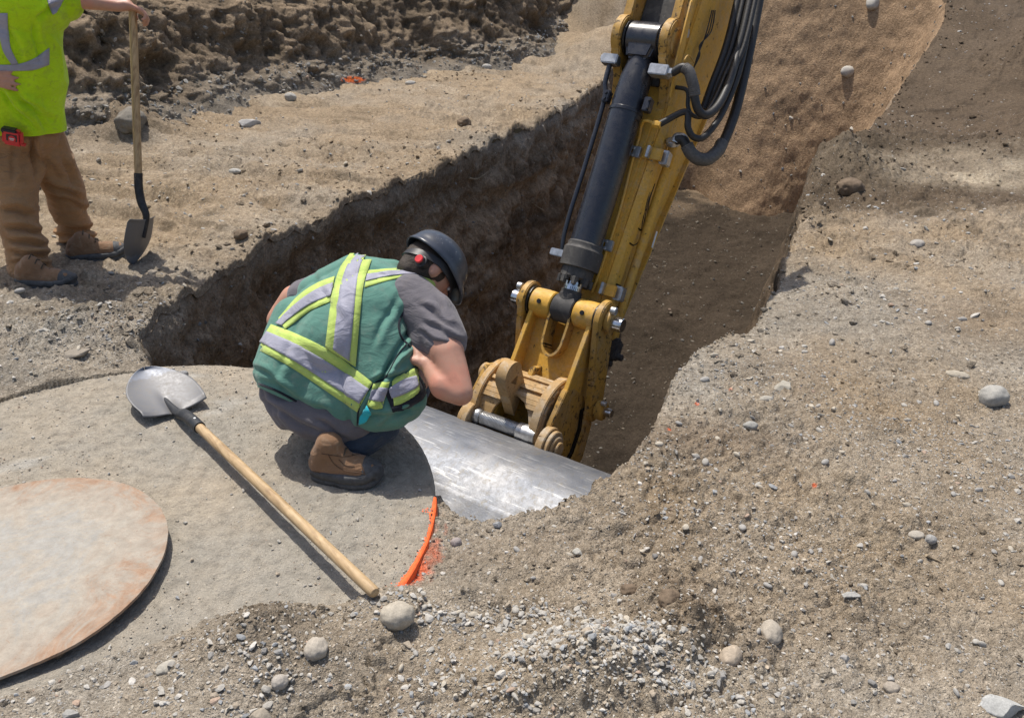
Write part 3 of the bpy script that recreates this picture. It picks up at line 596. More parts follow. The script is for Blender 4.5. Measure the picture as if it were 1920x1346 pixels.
# ================================================================== SHAPE TOOLS (local coordinates of a root object)
class PB:
    def __init__(s): s.bm = bmesh.new()
    def prism(s, prof, ax, a, b, bev=0.0, seg=2):
        """closed 2D profile extruded along axis ax from a to b; the profile's coordinates are the other two axes in order"""
        bm = bmesh.new(); vs = []
        for (u, v) in prof:
            p = [0, 0, 0]; o = [k for k in range(3) if k != ax]; p[o[0]] = u; p[o[1]] = v; p[ax] = a; vs.append(bm.verts.new(p))
        f = bm.faces.new(vs); r = bmesh.ops.extrude_face_region(bm, geom=[f])
        d = [0, 0, 0]; d[ax] = b - a
        bmesh.ops.translate(bm, vec=d, verts=[e for e in r['geom'] if isinstance(e, bmesh.types.BMVert)])
        bmesh.ops.recalc_face_normals(bm, faces=bm.faces)
        if bev: bmesh.ops.bevel(bm, geom=[e for e in bm.edges if e.calc_face_angle(0) > .5], offset=bev, segments=seg, affect='EDGES', clamp_overlap=True)
        return s.add(bm)
    def box(s, c, h, bev=0.0, M=None):
        bm = bmesh.new(); bmesh.ops.create_cube(bm, size=2)
        bmesh.ops.scale(bm, vec=h, verts=bm.verts)
        if bev: bmesh.ops.bevel(bm, geom=bm.edges[:], offset=bev, segments=2, affect='EDGES')
        if M: bmesh.ops.transform(bm, matrix=M, verts=bm.verts)
        bmesh.ops.translate(bm, vec=c, verts=bm.verts); return s.add(bm)
    def lathe(s, p0, p1, prof, seg=40, caps=True):
        """profile: list of (t along in metres from p0, radius)"""
        p0, p1 = Vector(p0), Vector(p1); d = (p1 - p0).normalized(); q = d.to_track_quat('Z', 'Y'); bm = bmesh.new(); rings = []
        for (t, r) in prof:
            rings.append([bm.verts.new(p0 + d * t + q @ Vector((r * math.cos(2 * math.pi * k / seg), r * math.sin(2 * math.pi * k / seg), 0))) for k in range(seg)])
        for a, b in zip(rings, rings[1:]):
            for k in range(seg): bm.faces.new((a[k], a[(k + 1) % seg], b[(k + 1) % seg], b[k]))
        if caps: bm.faces.new(rings[0][::-1]); bm.faces.new(rings[-1])
        return s.add(bm)
    def cyl(s, p0, p1, r, seg=32, bev=.0):
        L = (Vector(p1) - Vector(p0)).length
        pr = [(0, r), (L, r)] if not bev else [(0, r - bev), (bev, r), (L - bev, r), (L, r - bev)]
        return s.lathe(p0, p1, pr, seg)
    def tube(s, pts, r, seg=12, sub=8, rib=0.0):
        pts = spline([Vector(p) for p in pts], sub); n = len(pts); bm = bmesh.new(); rings = []; up = None
        for i, p in enumerate(pts):
            t = (pts[min(i + 1, n - 1)] - pts[max(i - 1, 0)]).normalized()
            if up is None: up = t.orthogonal().normalized()
            up = (up - t * up.dot(t)).normalized(); sd_ = t.cross(up)
            ri = (r(i / (n - 1)) if callable(r) else r) * (1 + (rib if i % 2 else 0))
            rings.append([bm.verts.new(p + (up * math.cos(2 * math.pi * k / seg) + sd_ * math.sin(2 * math.pi * k / seg)) * ri) for k in range(seg)])
        for a, b in zip(rings, rings[1:]):
            for k in range(seg): bm.faces.new((a[k], a[(k + 1) % seg], b[(k + 1) % seg], b[k]))
        bm.faces.new(rings[0][::-1]); bm.faces.new(rings[-1]); return s.add(bm)
    def sheet(s, A, B, thick=0.0):
        """strip between two polylines with thickness"""
        bm = bmesh.new(); a = [bm.verts.new(p) for p in A]; b = [bm.verts.new(p) for p in B]
        fs = [bm.faces.new((a[i], a[i + 1], b[i + 1], b[i])) for i in range(len(A) - 1)]
        if thick:
            bmesh.ops.recalc_face_normals(bm, faces=bm.faces); bmesh.ops.solidify(bm, geom=bm.faces[:], thickness=thick)
        return s.add(bm)
    def add(s, bm):
        bmesh.ops.recalc_face_normals(bm, faces=bm.faces)
        me = bpy.data.meshes.new('t'); bm.to_mesh(me); bm.free(); s.bm.from_mesh(me); bpy.data.meshes.remove(me); return s
    def build(s, name, mat, parent=None, angle=35, smooth=True):
        me = bpy.data.meshes.new(name); s.bm.to_mesh(me); s.bm.free()
        o = bpy.data.objects.new(name, me); C.objects.link(o); me.materials.append(mat)
        if smooth: me.shade_smooth(); me.set_sharp_from_angle(angle=math.radians(angle))
        if parent: o.parent = parent
        return o
def spline(pts, sub):
    if len(pts) < 3 or sub <= 1:
        return pts if sub <= 1 else [pts[0].lerp(pts[-1], k / sub) for k in range(sub + 1)] if len(pts) == 2 else pts
    out = []; P = [pts[0] * 2 - pts[1]] + list(pts) + [pts[-1] * 2 - pts[-2]]
    for i in range(1, len(P) - 2):
        for k in range(sub):
            t = k / sub; a, b, c, d = P[i - 1], P[i], P[i + 1], P[i + 2]
            out.append(.5 * ((2 * b) + (c - a) * t + (2 * a - 5 * b + 4 * c - d) * t * t + (3 * b - a - 3 * c + d) * t ** 3))
    out.append(pts[-1]); return out
def circ(cx, cy, r, a0=0, a1=360, n=24):
    return [(cx + r * math.cos(math.radians(a0 + (a1 - a0) * k / n)), cy + r * math.sin(math.radians(a0 + (a1 - a0) * k / n))) for k in range(n + 1)]

def m_paint(name, base, worn, grime=(.03, .024, .018), g0=.60, rough=.45, dust=(.42, .34, .24), dust_amt=.5, spec=.4, bstr=.25):
    mt, nt, b = nodes(name); co = tco(nt)
    n1 = noise(nt, co, 4, 6, .65); n2 = noise(nt, co, 26, 6, .72, .4); n3 = noise(nt, co, 75, 4, .65); n4 = noise(nt, co, 9, 5, .7, 1.5)
    c = mix(nt, ramp(nt, n1, [(.35, gray(0)), (.7, gray(1))]), base, worn)
    c = mix(nt, ramp(nt, n4, [(.5, gray(0)), (.72, gray(dust_amt))]), c, dust)
    c = mix(nt, 1.0, c, ramp(nt, n3, [(.3, gray(.85)), (.7, gray(1.12))]), 'MULTIPLY')
    c = mix(nt, ramp(nt, n2, [(g0, gray(0)), (g0 + .05, gray(.85))]), c, grime)
    nt.links.new(c, b.inputs['Base Color'])
    nt.links.new(ramp(nt, n2, [(.3, gray(rough)), (.7, gray(min(1, rough + .3)))]), b.inputs['Roughness']); b.inputs['Specular IOR Level'].default_value = spec
    nt.links.new(bump(nt, n2, bstr, .003), b.inputs['Normal']); return mt
M_YEL = m_paint('worn_yellow_paint', (.64, .355, .045), (.54, .32, .075), g0=.62)
M_YELD = m_paint('greasy_yellow_paint', (.52, .29, .045), (.36, .22, .07), g0=.55)
M_RUSTY = m_paint('scraped_rusty_paint', (.46, .27, .085), (.36, .26, .15), grime=(.09, .055, .03), g0=.60, rough=.6, dust=(.44, .40, .33), dust_amt=.8)
M_BLACK = m_paint('black_cylinder_paint', (.012, .013, .02), (.02, .021, .028), grime=(.11, .10, .085), g0=.67, rough=.17, dust=(.06, .055, .05), dust_amt=.2, spec=.7, bstr=.08)
M_DUSTBLK = m_paint('dusty_black_iron', (.035, .034, .034), (.07, .065, .06), grime=(.15, .14, .12), g0=.62, rough=.55, dust=(.16, .15, .13), dust_amt=.6)
def m_simple(name, col, rough=.5, metal=0.0, ns=40, var=.25, bs=.2, bd=.002, spec=.5):
    mt, nt, b = nodes(name); co = tco(nt); n = noise(nt, co, ns, 5, .65)
    lo = tuple(x * (1 - var) for x in col); hi = tuple(min(1, x * (1 + var)) for x in col)
    nt.links.new(ramp(nt, n, [(.3, lo), (.7, hi)]), b.inputs['Base Color']); b.inputs['Roughness'].default_value = rough; b.inputs['Metallic'].default_value = metal
    b.inputs['Specular IOR Level'].default_value = spec
    nt.links.new(bump(nt, n, bs, bd), b.inputs['Normal']); return mt
M_CHROME = m_simple('bright_steel', (.62, .62, .62), .22, 1.0)
M_ZINC = m_simple('zinc_fitting', (.50, .50, .49), .38, .8, 30, .3)
M_HOSE = m_simple('black_rubber_hose', (.018, .017, .017), .50, 0, 60, .4, .4)
M_HOSEG = m_simple('dusty_hose_sleeve', (.085, .08, .075), .6, 0, 80, .35, .7, .004)
M_GREASE = m_simple('black_grease', (.008, .007, .006), .25, 0, 50, .4, .8, .006)
def m_bucket():
    mt, nt, b = nodes('polished_bucket_steel'); co = tco(nt)
    mp = N(nt, 'ShaderNodeMapping'); mp.inputs['Scale'].default_value = (9, 9, 1.6); mp.inputs['Rotation'].default_value = (.3, .5, .5); nt.links.new(co, mp.inputs[0])
    n1 = noise(nt, co, 3.5, 6, .65, .5); n2 = noise(nt, mp.outputs[0], 5, 6, .7, .4); n3 = noise(nt, co, 110, 3, .6); n5 = noise(nt, mp.outputs[0], 16, 4, .7)
    c = mix(nt, ramp(nt, n1, [(.40, gray(0)), (.62, gray(1))]), (.165, .175, .195), (.24, .24, .245))
    c = mix(nt, ramp(nt, n2, [(.54, gray(0)), (.70, gray(.75))]), c, (.21, .19, .155))
    c = mix(nt, ramp(nt, n5, [(.66, gray(0)), (.72, gray(.6))]), c, (.36, .36, .36))
    mp2 = N(nt, 'ShaderNodeMapping'); mp2.inputs['Scale'].default_value = (5, 70, 70); mp2.inputs['Rotation'].default_value = (.2, .35, .25); nt.links.new(co, mp2.inputs[0]); n6 = noise(nt, mp2.outputs[0], 1.0, 5, .7, .3)
    c = mix(nt, ramp(nt, n6, [(.58, gray(0)), (.64, gray(.55))]), c, (.46, .46, .45)); c = mix(nt, ramp(nt, n6, [(.34, gray(.5)), (.40, gray(0))]), c, (.10, .10, .11))
    nt.links.new(c, b.inputs['Base Color']); b.inputs['Metallic'].default_value = .7
    nt.links.new(ramp(nt, n2, [(.3, gray(.50)), (.75, gray(.66))]), b.inputs['Roughness'])
    b1 = bump(nt, n1, .12, .006); b2 = bump(nt, n5, .35, .003, b1); nt.links.new(bump(nt, n3, .12, .002, b2), b.inputs['Normal']); return mt
M_BUCKET = m_bucket()
# ================================================================== EXCAVATOR ARM
AL = math.radians(32.5); W = Vector((math.cos(AL), -math.sin(AL), 0)); O = atd(1062, 580, 4.3)
def plane(px, py, p0, n):
    d = ray(px, py); return EYE + d * ((p0 - EYE).dot(n) / d.dot(n))
S = (plane(1213, 80, O, W) - O).normalized(); NN = W.cross(S)
def wsn(px, py, n):
    p = plane(px, py, O + NN * n, NN) - O; return (p.dot(W), p.dot(S), n)
def onw(px, py, w):
    p = plane(px, py, O + W * w, W) - O; return (w, p.dot(S), p.dot(NN))
def excavator():
    R = empty('excavator'); mw = Matrix.Identity(4)
    for i in range(3): mw[i][0] = W[i]; mw[i][1] = S[i]; mw[i][2] = NN[i]; mw[i][3] = O[i]
    R.rotation_euler = mw.to_3x3().to_euler(); R.location = O
    tag(R, 'yellow excavator arm with black hydraulic cylinder reaching its steel bucket down into the trench', 'excavator')
    # ---- stick: tapered box beam
    NF = -.105
    st_s = [-.62, -.45, -.2, .1, .66, 1.15, 1.7, 1.98]; hw = [.10, .105, .108, .112, .128, .158, .172, .175]
    rear = [-.30, -.36, -.40, -.43, -.56, -.62, -.70, -.74]; fr = [-.17, -.15, NF, NF, NF, NF, NF, NF]
    bm = bmesh.new(); rings = []
    for s_, h, r_, f_ in zip(st_s, hw, rear, fr):
        rings.append([bm.verts.new((-h, s_, f_)), bm.verts.new((h, s_, f_)), bm.verts.new((h, s_, r_)), bm.verts.new((-h, s_, r_))])
    for a, b in zip(rings, rings[1:]):
        for k in range(4): bm.faces.new((a[k], a[(k + 1) % 4], b[(k + 1) % 4], b[k]))
    bm.faces.new(rings[0][::-1]); bm.faces.new(rings[-1])
    bmesh.ops.recalc_face_normals(bm, faces=bm.faces)
    bmesh.ops.bevel(bm, geom=[e for e in bm.edges if e.calc_face_angle(0) > .6], offset=.008, segments=2, affect='EDGES')
    st = PB(); st.add(bm)
    f = lambda arr, s_: float(np.interp(s_, st_s, arr))
    # raised doubler plate on the front face, flange at the rear edges, angle strip on the right face
    st.prism([(-.078, .16), (.085, .16), (.10, .62), (.118, 1.05), (-.118, 1.05), (-.092, .62)], 2, NF - .002, NF + .012, .003)
    for s0, s1 in ((.05, 1.3), (1.3, 1.97)):
        for sg_ in (1,):
            A = [(f(hw, s0) + .022, s0, f(rear, s0)), (f(hw, s1) + .022, s1, f(rear, s1))]
            B = [(f(hw, s0) - .03, s0, f(rear, s0)), (f(hw, s1) - .03, s1, f(rear, s1))]
            st.sheet(A, B, .014)
    A = [(f(hw, s_) + .030, s_, NF - .048) for s_ in (.02, .4, .8, 1.13)]; B = [(f(hw, s_) + .004, s_, NF - .012) for s_ in (.02, .4, .8, 1.13)]; D_ = [(f(hw, s_) + .004, s_, NF - .135) for s_ in (.02, .4, .8, 1.13)]
    st.sheet(A, B, .006); st.sheet(A, [(a[0], a[1], a[2] - .07) for a in A], .006)
    stick = st.build('stick', M_YEL, R, 30)
    # tube and hose tray up the right face
    # ---- brackets (ears) that carry the cylinder's upper pin
    for sg_ in (-1, 1):
        p = PB(); w0 = .105 * sg_; w1 = .155 * sg_
        prof = [(1.08, NF - .01), (1.22, -.05), (1.30, .055)] + circ(1.405, .005, .105, 150, 20, 14) + [(1.66, .055), (1.9, .03), (1.97, .02), (1.97, NF - .02)]
        p.prism(prof, 0, min(w0, w1), max(w0, w1), .006)
        p.cyl((.165 * sg_, 1.40, 0), (.13 * sg_, 1.40, 0), .072, 36, .006)
        e = p.build('cylinder_bracket', M_YELD, R)
        q = PB(); q.cyl((.182 * sg_, 1.46, -.02), (.15 * sg_, 1.46, -.02), .016, 12, .003); q.cyl((.192 * sg_, 1.46, -.02), (.17 * sg_, 1.46, -.02), .024, 6, .003)
        bo = q.build('bolt', M_ZINC, e); 
        g = PB(); g.cyl((.090 * sg_, 1.40, 0), (.106 * sg_, 1.40, 0), .088, 36, .004); g.build('grease_ring', M_GREASE, e)
    p = PB(); p.box((0, 1.62, NF + .035), (.10, .42, .012), .003); p.build('guard_plate', M_DUSTBLK, R)
    # thin guard arm beside the right bracket
    p = PB(); p.prism([(1.16, -.06), (1.60, .03), (1.62, .05), (1.58, .065), (1.30, .03), (1.14, -.03)], 0, .188, .20, .003); p.build('hose_guard', M_YEL, R)
    # ---- hydraulic cylinder: barrel, gland, rod, eyes
    c = empty('hydraulic_cylinder'); c.parent = R
    rc = .083
    b = PB(); b.lathe((0, .30, 0), (0, 1.3, 0), [(0, .078), (0, rc), (.72, rc), (.72, rc + .004), (.735, rc + .004), (.738, rc + .001), (.90, rc - .004), (.98, .066), (1.04, .060)], 48)
    b.cyl((-.088, 1.40, 0), (.088, 1.40, 0), .086, 40, .008)
    b.prism([(-.062, 1.28), (.062, 1.28), (.080, 1.36), (.080, 1.40), (-.080, 1.40), (-.080, 1.36)], 2, -.06, .072, .016, 3)
    b.build('barrel', M_BLACK, c)
    b = PB(); b.lathe((0, .155, 0), (0, .4, 0), [(0, .070), (.010, .082), (.055, .082), (.058, .100), (.150, .102), (.160, .093), (.165, .090), (.182, .090), (.190, .083)], 40)
    b.build('gland', M_DUSTBLK, c)
    b = PB()
    for k in range(8):
        a = math.radians(22.5 + 45 * k); ca, sa = math.cos(a), math.sin(a)
        b.cyl((ca * .078, .125, sa * .078), (ca * .078, .165, sa * .078), .015, 6, .002)
        b.box((ca * .070, .175, sa * .070), (.020, .035, .012), .003, Matrix.Rotation(-a + math.pi / 2, 4, 'Y'))
    b.build('gland_bolts', M_DUSTBLK, c)
    b = PB(); b.cyl((0, .07, 0), (0, .20, 0), .050, 36); b.build('rod', M_CHROME, c)
    b = PB(); b.lathe((0, .02, 0), (0, .115, 0), [(0, .060), (.055, .058), (.06, .054), (.075, .054), (.078, .050), (.095, .050)], 32); b.cyl((-.060, 0, 0), (.060, 0, 0), .072, 40, .006); b.build('rod_eye', M_DUSTBLK, c)
    # ---- steel pipes beside the barrel
    pl = PB(); pl.tube([(-.150, 1.245, .03), (-.142, 1.15, .035), (-.120, 1.05, .03), (-.118, .7, .03), (-.122, .45, .03), (-.118, .32, .02), (-.105, .27, .01)], .013, 14, 10); pipe = pl.build('cylinder_pipe', M_BLACK, c)
    cl = PB(); cl.box((-.150, 1.27, .03), (.045, .024, .028), .005); cl.cyl((-.205, 1.275, .03), (-.175, 1.275, .03), .020, 6, .003); cl.build('elbow_fitting', M_ZINC, pipe)
    cl = PB(); cl.box((-.108, 1.08, .035), (.018, .030, .022), .004); cl.cyl((-.11, 1.095, .055), (-.11, 1.095, .066), .008, 8); cl.cyl((-.11, 1.065, .055), (-.11, 1.065, .066), .008, 8); cl.build('pipe_clamp', M_BLACK, pipe)
    cl = PB(); cl.box((-.120, .265, .01), (.050, .018, .022), .004); cl.build('pipe_flange', M_ZINC, pipe)
    # right hand port block, elbow and hoses
    pt = PB(); pt.box((.135, 1.235, .045), (.050, .026, .030), .004); pt.cyl((.18, 1.235, .045), (.205, 1.235, .045), .024, 6, .003); pt.build('port_block', M_ZINC, c)
    pt = PB(); pt.box((.115, 1.07, .02), (.018, .035, .025), .004); pt.cyl((.125, 1.09, .045), (.125, 1.09, .055), .008, 8); pt.cyl((.125, 1.05, .045), (.125, 1.05, .055), .008, 8); pt.build('mounting_lug', M_BLACK, c)
    def H(name, pts, r, mat, par=R, seg=14, sub=10, rib=0): p = PB(); p.tube(pts, r, seg, sub, rib); return p.build(name, mat, par, 60)
    q = lambda px, py, n: wsn(px, py, n)
    h1 = H('hose', [(.20, 1.235, .045), q(1283,127,.045), q(1297,150,.03), q(1303,185,.0), q(1310,208,-.03), q(1325,216,-.07), q(1345,200,-.13), q(1362,168,-.2), q(1378,120,-.28), q(1397,50,-.34), q(1410,-20,-.37)], .021, M_HOSE)
    p = PB(); p.tube([q(1283,127,.045), q(1292,135,.04), q(1297,150,.03), q(1301,165,.015), q(1303,180,.0)], .0265, 14, 8, .06); p.build('hose_sleeve', M_HOSEG, h1)
    h2 = H('hose', [(.185, .985, .0), q(1285,210,-.03), q(1290,240,-.05), q(1300,257,-.08), q(1318,258,-.12), q(1340,235,-.18), q(1360,200,-.24), q(1384,140,-.30), q(1402,60,-.35), q(1415,-20,-.39)], .0165, M_HOSE)
    h3 = H('hose', [(.18, 1.20, -.05), q(1288,170,-.04), q(1290,200,-.05), q(1298,216,-.07), q(1318,218,-.12), q(1338,190,-.2), q(1358,145,-.26), q(1380,80,-.32), q(1397,-20,-.385)], .0105, M_HOSE)
    h4 = H('hose', [q(1268,262,-.10), q(1280,262,-.10), q(1291,280,-.12), q(1305,296,-.15), q(1326,299,-.20), q(1346,283,-.26), q(1362,255,-.32), q(1380,205,-.38), q(1398,130,-.44), q(1416,40,-.48), q(1427,-20,-.49)], .026, M_HOSE)
    p = PB(); p.tube([q(1287,272,-.115), q(1296,288,-.135), q(1310,298,-.165), q(1328,298,-.205), q(1346,283,-.26), q(1354,268,-.29)], .0315, 16, 10, .05); p.build('hose_sleeve', M_HOSEG, h4)
    p = PB(); p.tube([q(1265,268,-.10), q(1270,258,-.10), q(1280,260,-.10), q(1287,272,-.115)], .024, 14, 8); p.cyl(onw(1262,272,.215), onw(1262,262,.215), .036, 24, .004); p.build('hose_elbow', M_ZINC, h4)
    for (a, b_, r) in ((1385, 1345, .02), (1395, 1354, .015), (1408, 1362, .02), (1418, 1372, .014)):
        H('hose', [q(a + 3, -25, -.34), q(a - 4, 10, -.33), q(a - 24, 90, -.30), q(b_ - 10, 160, -.27), q(b_ - 26, 205, -.27)], r, M_HOSE)
    # yellow small pipe with fitting on the front face
    yp = PB(); yp.tube([(.175, .99, .0), (.12, 1.0, .0), (.09, .985, -.03), (.075, .93, -.075), (.075, .8, NF + .025), (.085, .55, NF + .022), (.08, .3, NF + .022), (.07, .12, NF + .022)], .0075, 10, 10)
    yo = yp.build('grease_pipe', M_YEL, R)
    cl = PB(); cl.cyl((.16, .99, 0), (.205, .99, 0), .018, 6, .003); cl.build('pipe_fitting', M_YEL, yo)
    for s_ in (.86, .37):
        cl = PB(); w_ = .085 if s_ > .5 else .088; cl.box((w_, s_, NF + .026), (.020, .028, .012), .003); cl.cyl((w_ - .018, s_ + .018, NF + .03), (w_ - .018, s_ + .018, NF + .045), .008, 8); cl.cyl((w_ - .018, s_ - .018, NF + .03), (w_ - .018, s_ - .018, NF + .045), .008, 8); cl.build('pipe_clamp', M_ZINC, yo)
    # big yellow pipe down the right face with two clamps and a quick coupling
    big = PB(); big.tube([onw(1262,275,.205), onw(1256,300,.20), onw(1240,345,.185), onw(1200,470,.175), onw(1165,580,.165), onw(1150,640,.16)], .0235, 18, 8); bp = big.build('hydraulic_pipe', M_YEL, R)
    for (px, py, ww) in ((1246,298,.21), (1160,551,.185)):
        a = onw(px, py, ww); cl = PB(); cl.box((a[0] - .06, a[1], a[2] + .045), (.008, .030, .05), .003); cl.box((a[0] + .005, a[1], a[2]), (.022, .036, .030), .005); cb_ = cl.build('pipe_clamp', M_ZINC, bp)
        cl = PB(); cl.box((a[0] - .045, a[1], a[2] + .055), (.05, .030, .010), .003); cl.build('clamp_bracket', M_YEL, cb_)
    a = onw(1218, 455, .178); cl = PB(); cl.box((a[0] + .023, a[1] + .02, a[2] + .004), (.002, .045, .009), .001); cl.build('white_tag', m_simple('white_label', (.7, .7, .68), .5, 0, 60, .1), bp)
    a = onw(1148, 655, .165); cl = PB(); cl.box((a[0], a[1], a[2]), (.040, .055, .040), .010); cl.cyl((a[0], a[1] - .09, a[2]), (a[0], a[1] - .04, a[2]), .022, 16, .003); cl.cyl((a[0] + .02, a[1] - .03, a[2]), (a[0] + .07, a[1] - .03, a[2]), .018, 12, .003); cl.cyl((a[0] - .03, a[1] - .08, a[2] + .02), (a[0] + .03, a[1] - .075, a[2] + .02), .016, 10, .003); cl.cyl((a[0], a[1] + .05, a[2]), (a[0], a[1] + .065, a[2]), .032, 6, .003); cl.build('quick_coupling', M_DUSTBLK, bp)
    # thin wires tied along the side face
    for k in range(3):
        wr = PB(); wr.tube([onw(1335 + 3 * k, 20, .19), onw(1325 + 4 * k, 60, .195), onw(1316 - 2 * k, 85, .19), onw(1308 + 2 * k, 105, .2), onw(1300, 130, .19), onw(1293 + k, 150, .18)], .0032, 6, 6); wr.build('tied_wire', M_HOSE, R)
        wr = PB(); wr.tube([onw(1222 + 3 * k, 345, .158), onw(1214 + 2 * k, 375, .162), onw(1206 + 3 * k, 410, .156), onw(1199 + k, 450, .152), onw(1186, 462, .15)], .0026, 6, 6); wr.build('tied_wire', M_HOSE, R)
    wr = PB(); wr.tube([onw(1302,118,.2), onw(1292,104,.23), onw(1284,112,.24), onw(1285,122,.23), onw(1296,118,.22)], .0035, 8, 8); wr.build('wire_loop', M_YEL, R)
    for (px, py) in ((1217, 352), (1212, 375), (1208, 392), (1198, 430), (1183, 458), (1160, 535), (1155, 575)):
        a = onw(px, py, .150); tk = PB(); tk.box((a[0], a[1], a[2]), (.006, .004, .026), .001); tk.build('cable_tie', M_GREASE, R)
    # ---- link pin assembly
    lk = empty('bucket_link'); lk.parent = R
    bo = PB()
    for sg_ in (-1, 1): bo.lathe((.066 * sg_, 0, 0), (.186 * sg_, 0, 0), [(0, .066), (.006, .072), (.055, .074), (.114, .072), (.12, .066)], 36)
    # two cheek plates, recessed web with the U cut out
    for sg_ in (-1, 1):
        w0, w1 = (.155 * sg_, .180 * sg_)
        bo.prism([(-.03, .045), (-.66, .13), (-.80, .12), (-.80, -.05), (-.66, -.07), (-.03, -.055)], 0, min(w0, w1), max(w0, w1), .003)
    # web: swept strip with the opening (two halves joined below)
    U = [(.058 * math.cos(math.radians(a)), -.155 + .095 * math.sin(math.radians(a))) for a in range(180, 361, 12)]
    U = [(-.058, -.02)] + [( -.060, -.08)] + U[1:-1] + [(.060, -.08), (.058, -.02)]
    outer_ = [(-.157, -.02), (-.157, -.80), (.157, -.80), (.157, -.02)]
    prof = outer_[:1] + outer_[1:3] + outer_[3:] + U[::-1]
    bo.prism(prof, 2, -.035, -.015, 0)
    body = bo.build('link_body', M_YEL, lk, 32)
    # rim of the U: raised collar
    col = PB(); k = [(u * 1.06, v - .004) for u, v in U]
    col.sheet([(u, v, .055) for u, v in k], [(u, v, -.05) for u, v in k], .012); col.build('slot_collar', M_YELD, lk, 60)
    col = PB(); col.sheet([(u * .9, v + .006, .050) for u, v in k], [(u * .9, v + .006, -.05) for u, v in k], .005); col.build('slot_grease', M_GREASE, lk, 60)
    col = PB(); col.prism([(-.31, -.02), (-.33, .055), (-.42, .075), (-.45, -.02)], 0, -.075, -.045, .003); col.cyl((-.078, -.44, .045), (-.042, -.44, .045), .036, 24, .003); col.build('hook_lug', M_YELD, lk)
    for sg_ in (-1, 1):
        col = PB(); col.cyl((.187 * sg_, 0, 0), (.199 * sg_, 0, 0), .079, 32); col.build('grease_ring', M_GREASE, lk)
        col = PB(); col.cyl((.124 * sg_, .0, .071), (.124 * sg_, .0, .079), .012, 12); col.build('grease_port', M_GREASE, lk)
    # side links: rounded heads and straight bars back to the stick pin
    for sg_ in (-1, 1):
        sl_ = PB(); w0, w1 = .20 * sg_, .236 * sg_
        top = circ(0, 0, .100, 110, -60, 16) if False else circ(0, 0, .098, 150, -30, 16)
        # profile in (s, n)
        prof = [(.098 * math.cos(math.radians(a)), .098 * math.sin(math.radians(a))) for a in range(-100, 131, 12)]
        prof = [(s_, n_) for s_, n_ in prof]
        e2 = [(-.44 + .07 * math.cos(math.radians(a)), -.185 + .07 * math.sin(math.radians(a))) for a in range(110, 291, 15)]
        sl_.prism(prof + e2, 0, min(w0, w1), max(w0, w1), .005)
        sl_.cyl((.236 * sg_, 0, 0), (.268 * sg_, 0, 0), .060, 32, .006); sl_.cyl((.236 * sg_, -.44, -.185), (.285 * sg_, -.44, -.185), .050, 28, .006)
        sb = sl_.build('side_link', M_YELD, R)
        pn = PB(); pn.cyl((.262 * sg_, -.005, -.005), (.318 * sg_, -.005, -.005), .036, 28, .003); pn.build('pin', M_CHROME, sb); pn = PB(); pn.cyl((.268 * sg_, -.44, -.185), (.325 * sg_, -.44, -.185), .023, 20, .003); pn.build('pin', M_CHROME, sb)
        pn = PB(); pn.cyl((.255 * sg_, .05, .045), (.285 * sg_, .05, .045), .020, 14, .004); pn.build('pin_bolt', M_ZINC, sb); pn = PB(); pn.cyl((.27 * sg_, -.40, -.14), (.30 * sg_, -.40, -.14), .014, 12, .004); pn.build('pin_bolt', M_ZINC, sb)
    # ---- coupler
    cp_ = empty('coupler'); cp_.parent = R; cp_.location = (-.045, .135, .005)
    b = PB()
    # saddle: curved plate between the ribs, waisted towards the bucket
    def arc(s_c, n_c, r, a0, a1, n=12): return [(s_c + r * math.cos(math.radians(a0 + (a1 - a0) * k / n)), n_c + r * math.sin(math.radians(a0 + (a1 - a0) * k / n))) for k in range(n + 1)]
    a1 = arc(-.70, -.045, .205, 15, 118, 16)      # outer skin (s, n)
    for i in range(len(a1) - 1):
        t0, t1 = i / (len(a1) - 1), (i + 1) / (len(a1) - 1)
        for sg_ in (-1, 1):
            inn = lambda t: 0.0 if t < .50 else .118 * math.sqrt(max(0, 1 - ((1 - t) / .50) ** 2))
            if inn(t0) < .145:
                b.sheet([(sg_ * inn(t0), a1[i][0], a1[i][1]), (sg_ * .185, a1[i][0], a1[i][1])], [(sg_ * inn(t1), a1[i + 1][0], a1[i + 1][1]), (sg_ * .185, a1[i + 1][0], a1[i + 1][1])], .016)
    b.cyl((-.26, -.56, .03), (.20, -.56, .03), .055, 32, .006)
    b.cyl((-.30, -.56, .03), (-.255, -.56, .03), .050, 32, .010)
    b.build('saddle', M_RUSTY, cp_, 40)
    for (w0, w1) in ((-.225, -.185), (.13, .178)):
        b = PB(); o_ = arc(-.70, -.045, .240, -10, 128, 22); i_ = arc(-.70, -.045, .12, 128, -10, 22)
        b.prism(o_ + i_, 0, w0, w1, .004); b.build('curved_rib', M_RUSTY, cp_)
    # side cheeks
    for (w0, w1) in ((.198, .228), (-.262, -.235)):
        b = PB(); b.prism([(-.52, .10), (-.50, .02), (-.53, -.12), (-.62, -.22), (-.80, -.24), (-.98, -.16), (-1.02, .0), (-.93, .10), (-.70, .16)], 0, w0, w1, .004); b.build('cheek_plate', M_YELD, cp_)
    for w0 in (.24, .262):
        b = PB(); b.prism([(-.60, -.11), (-.58, -.17), (-.66, -.235), (-.84, -.25), (-.97, -.17), (-.94, -.08), (-.82, -.14), (-.70, -.15)], 0, w0 - .012, w0, .003); b.build('reinforcing_strip', M_GREASE if w0 < .25 else M_YELD, cp_)
    # lifting eye
    b = PB(); ox = [(-.62 + .075 * math.cos(math.radians(a)) + .09, .21 + .075 * math.sin(math.radians(a)) + .01) for a in range(-60, 150, 10)]
    inn = [(-.560, .235), (-.515, .185), (-.565, .175)]
    oo = ox + [(-.66, .17), (-.72, .10), (-.56, .08)]
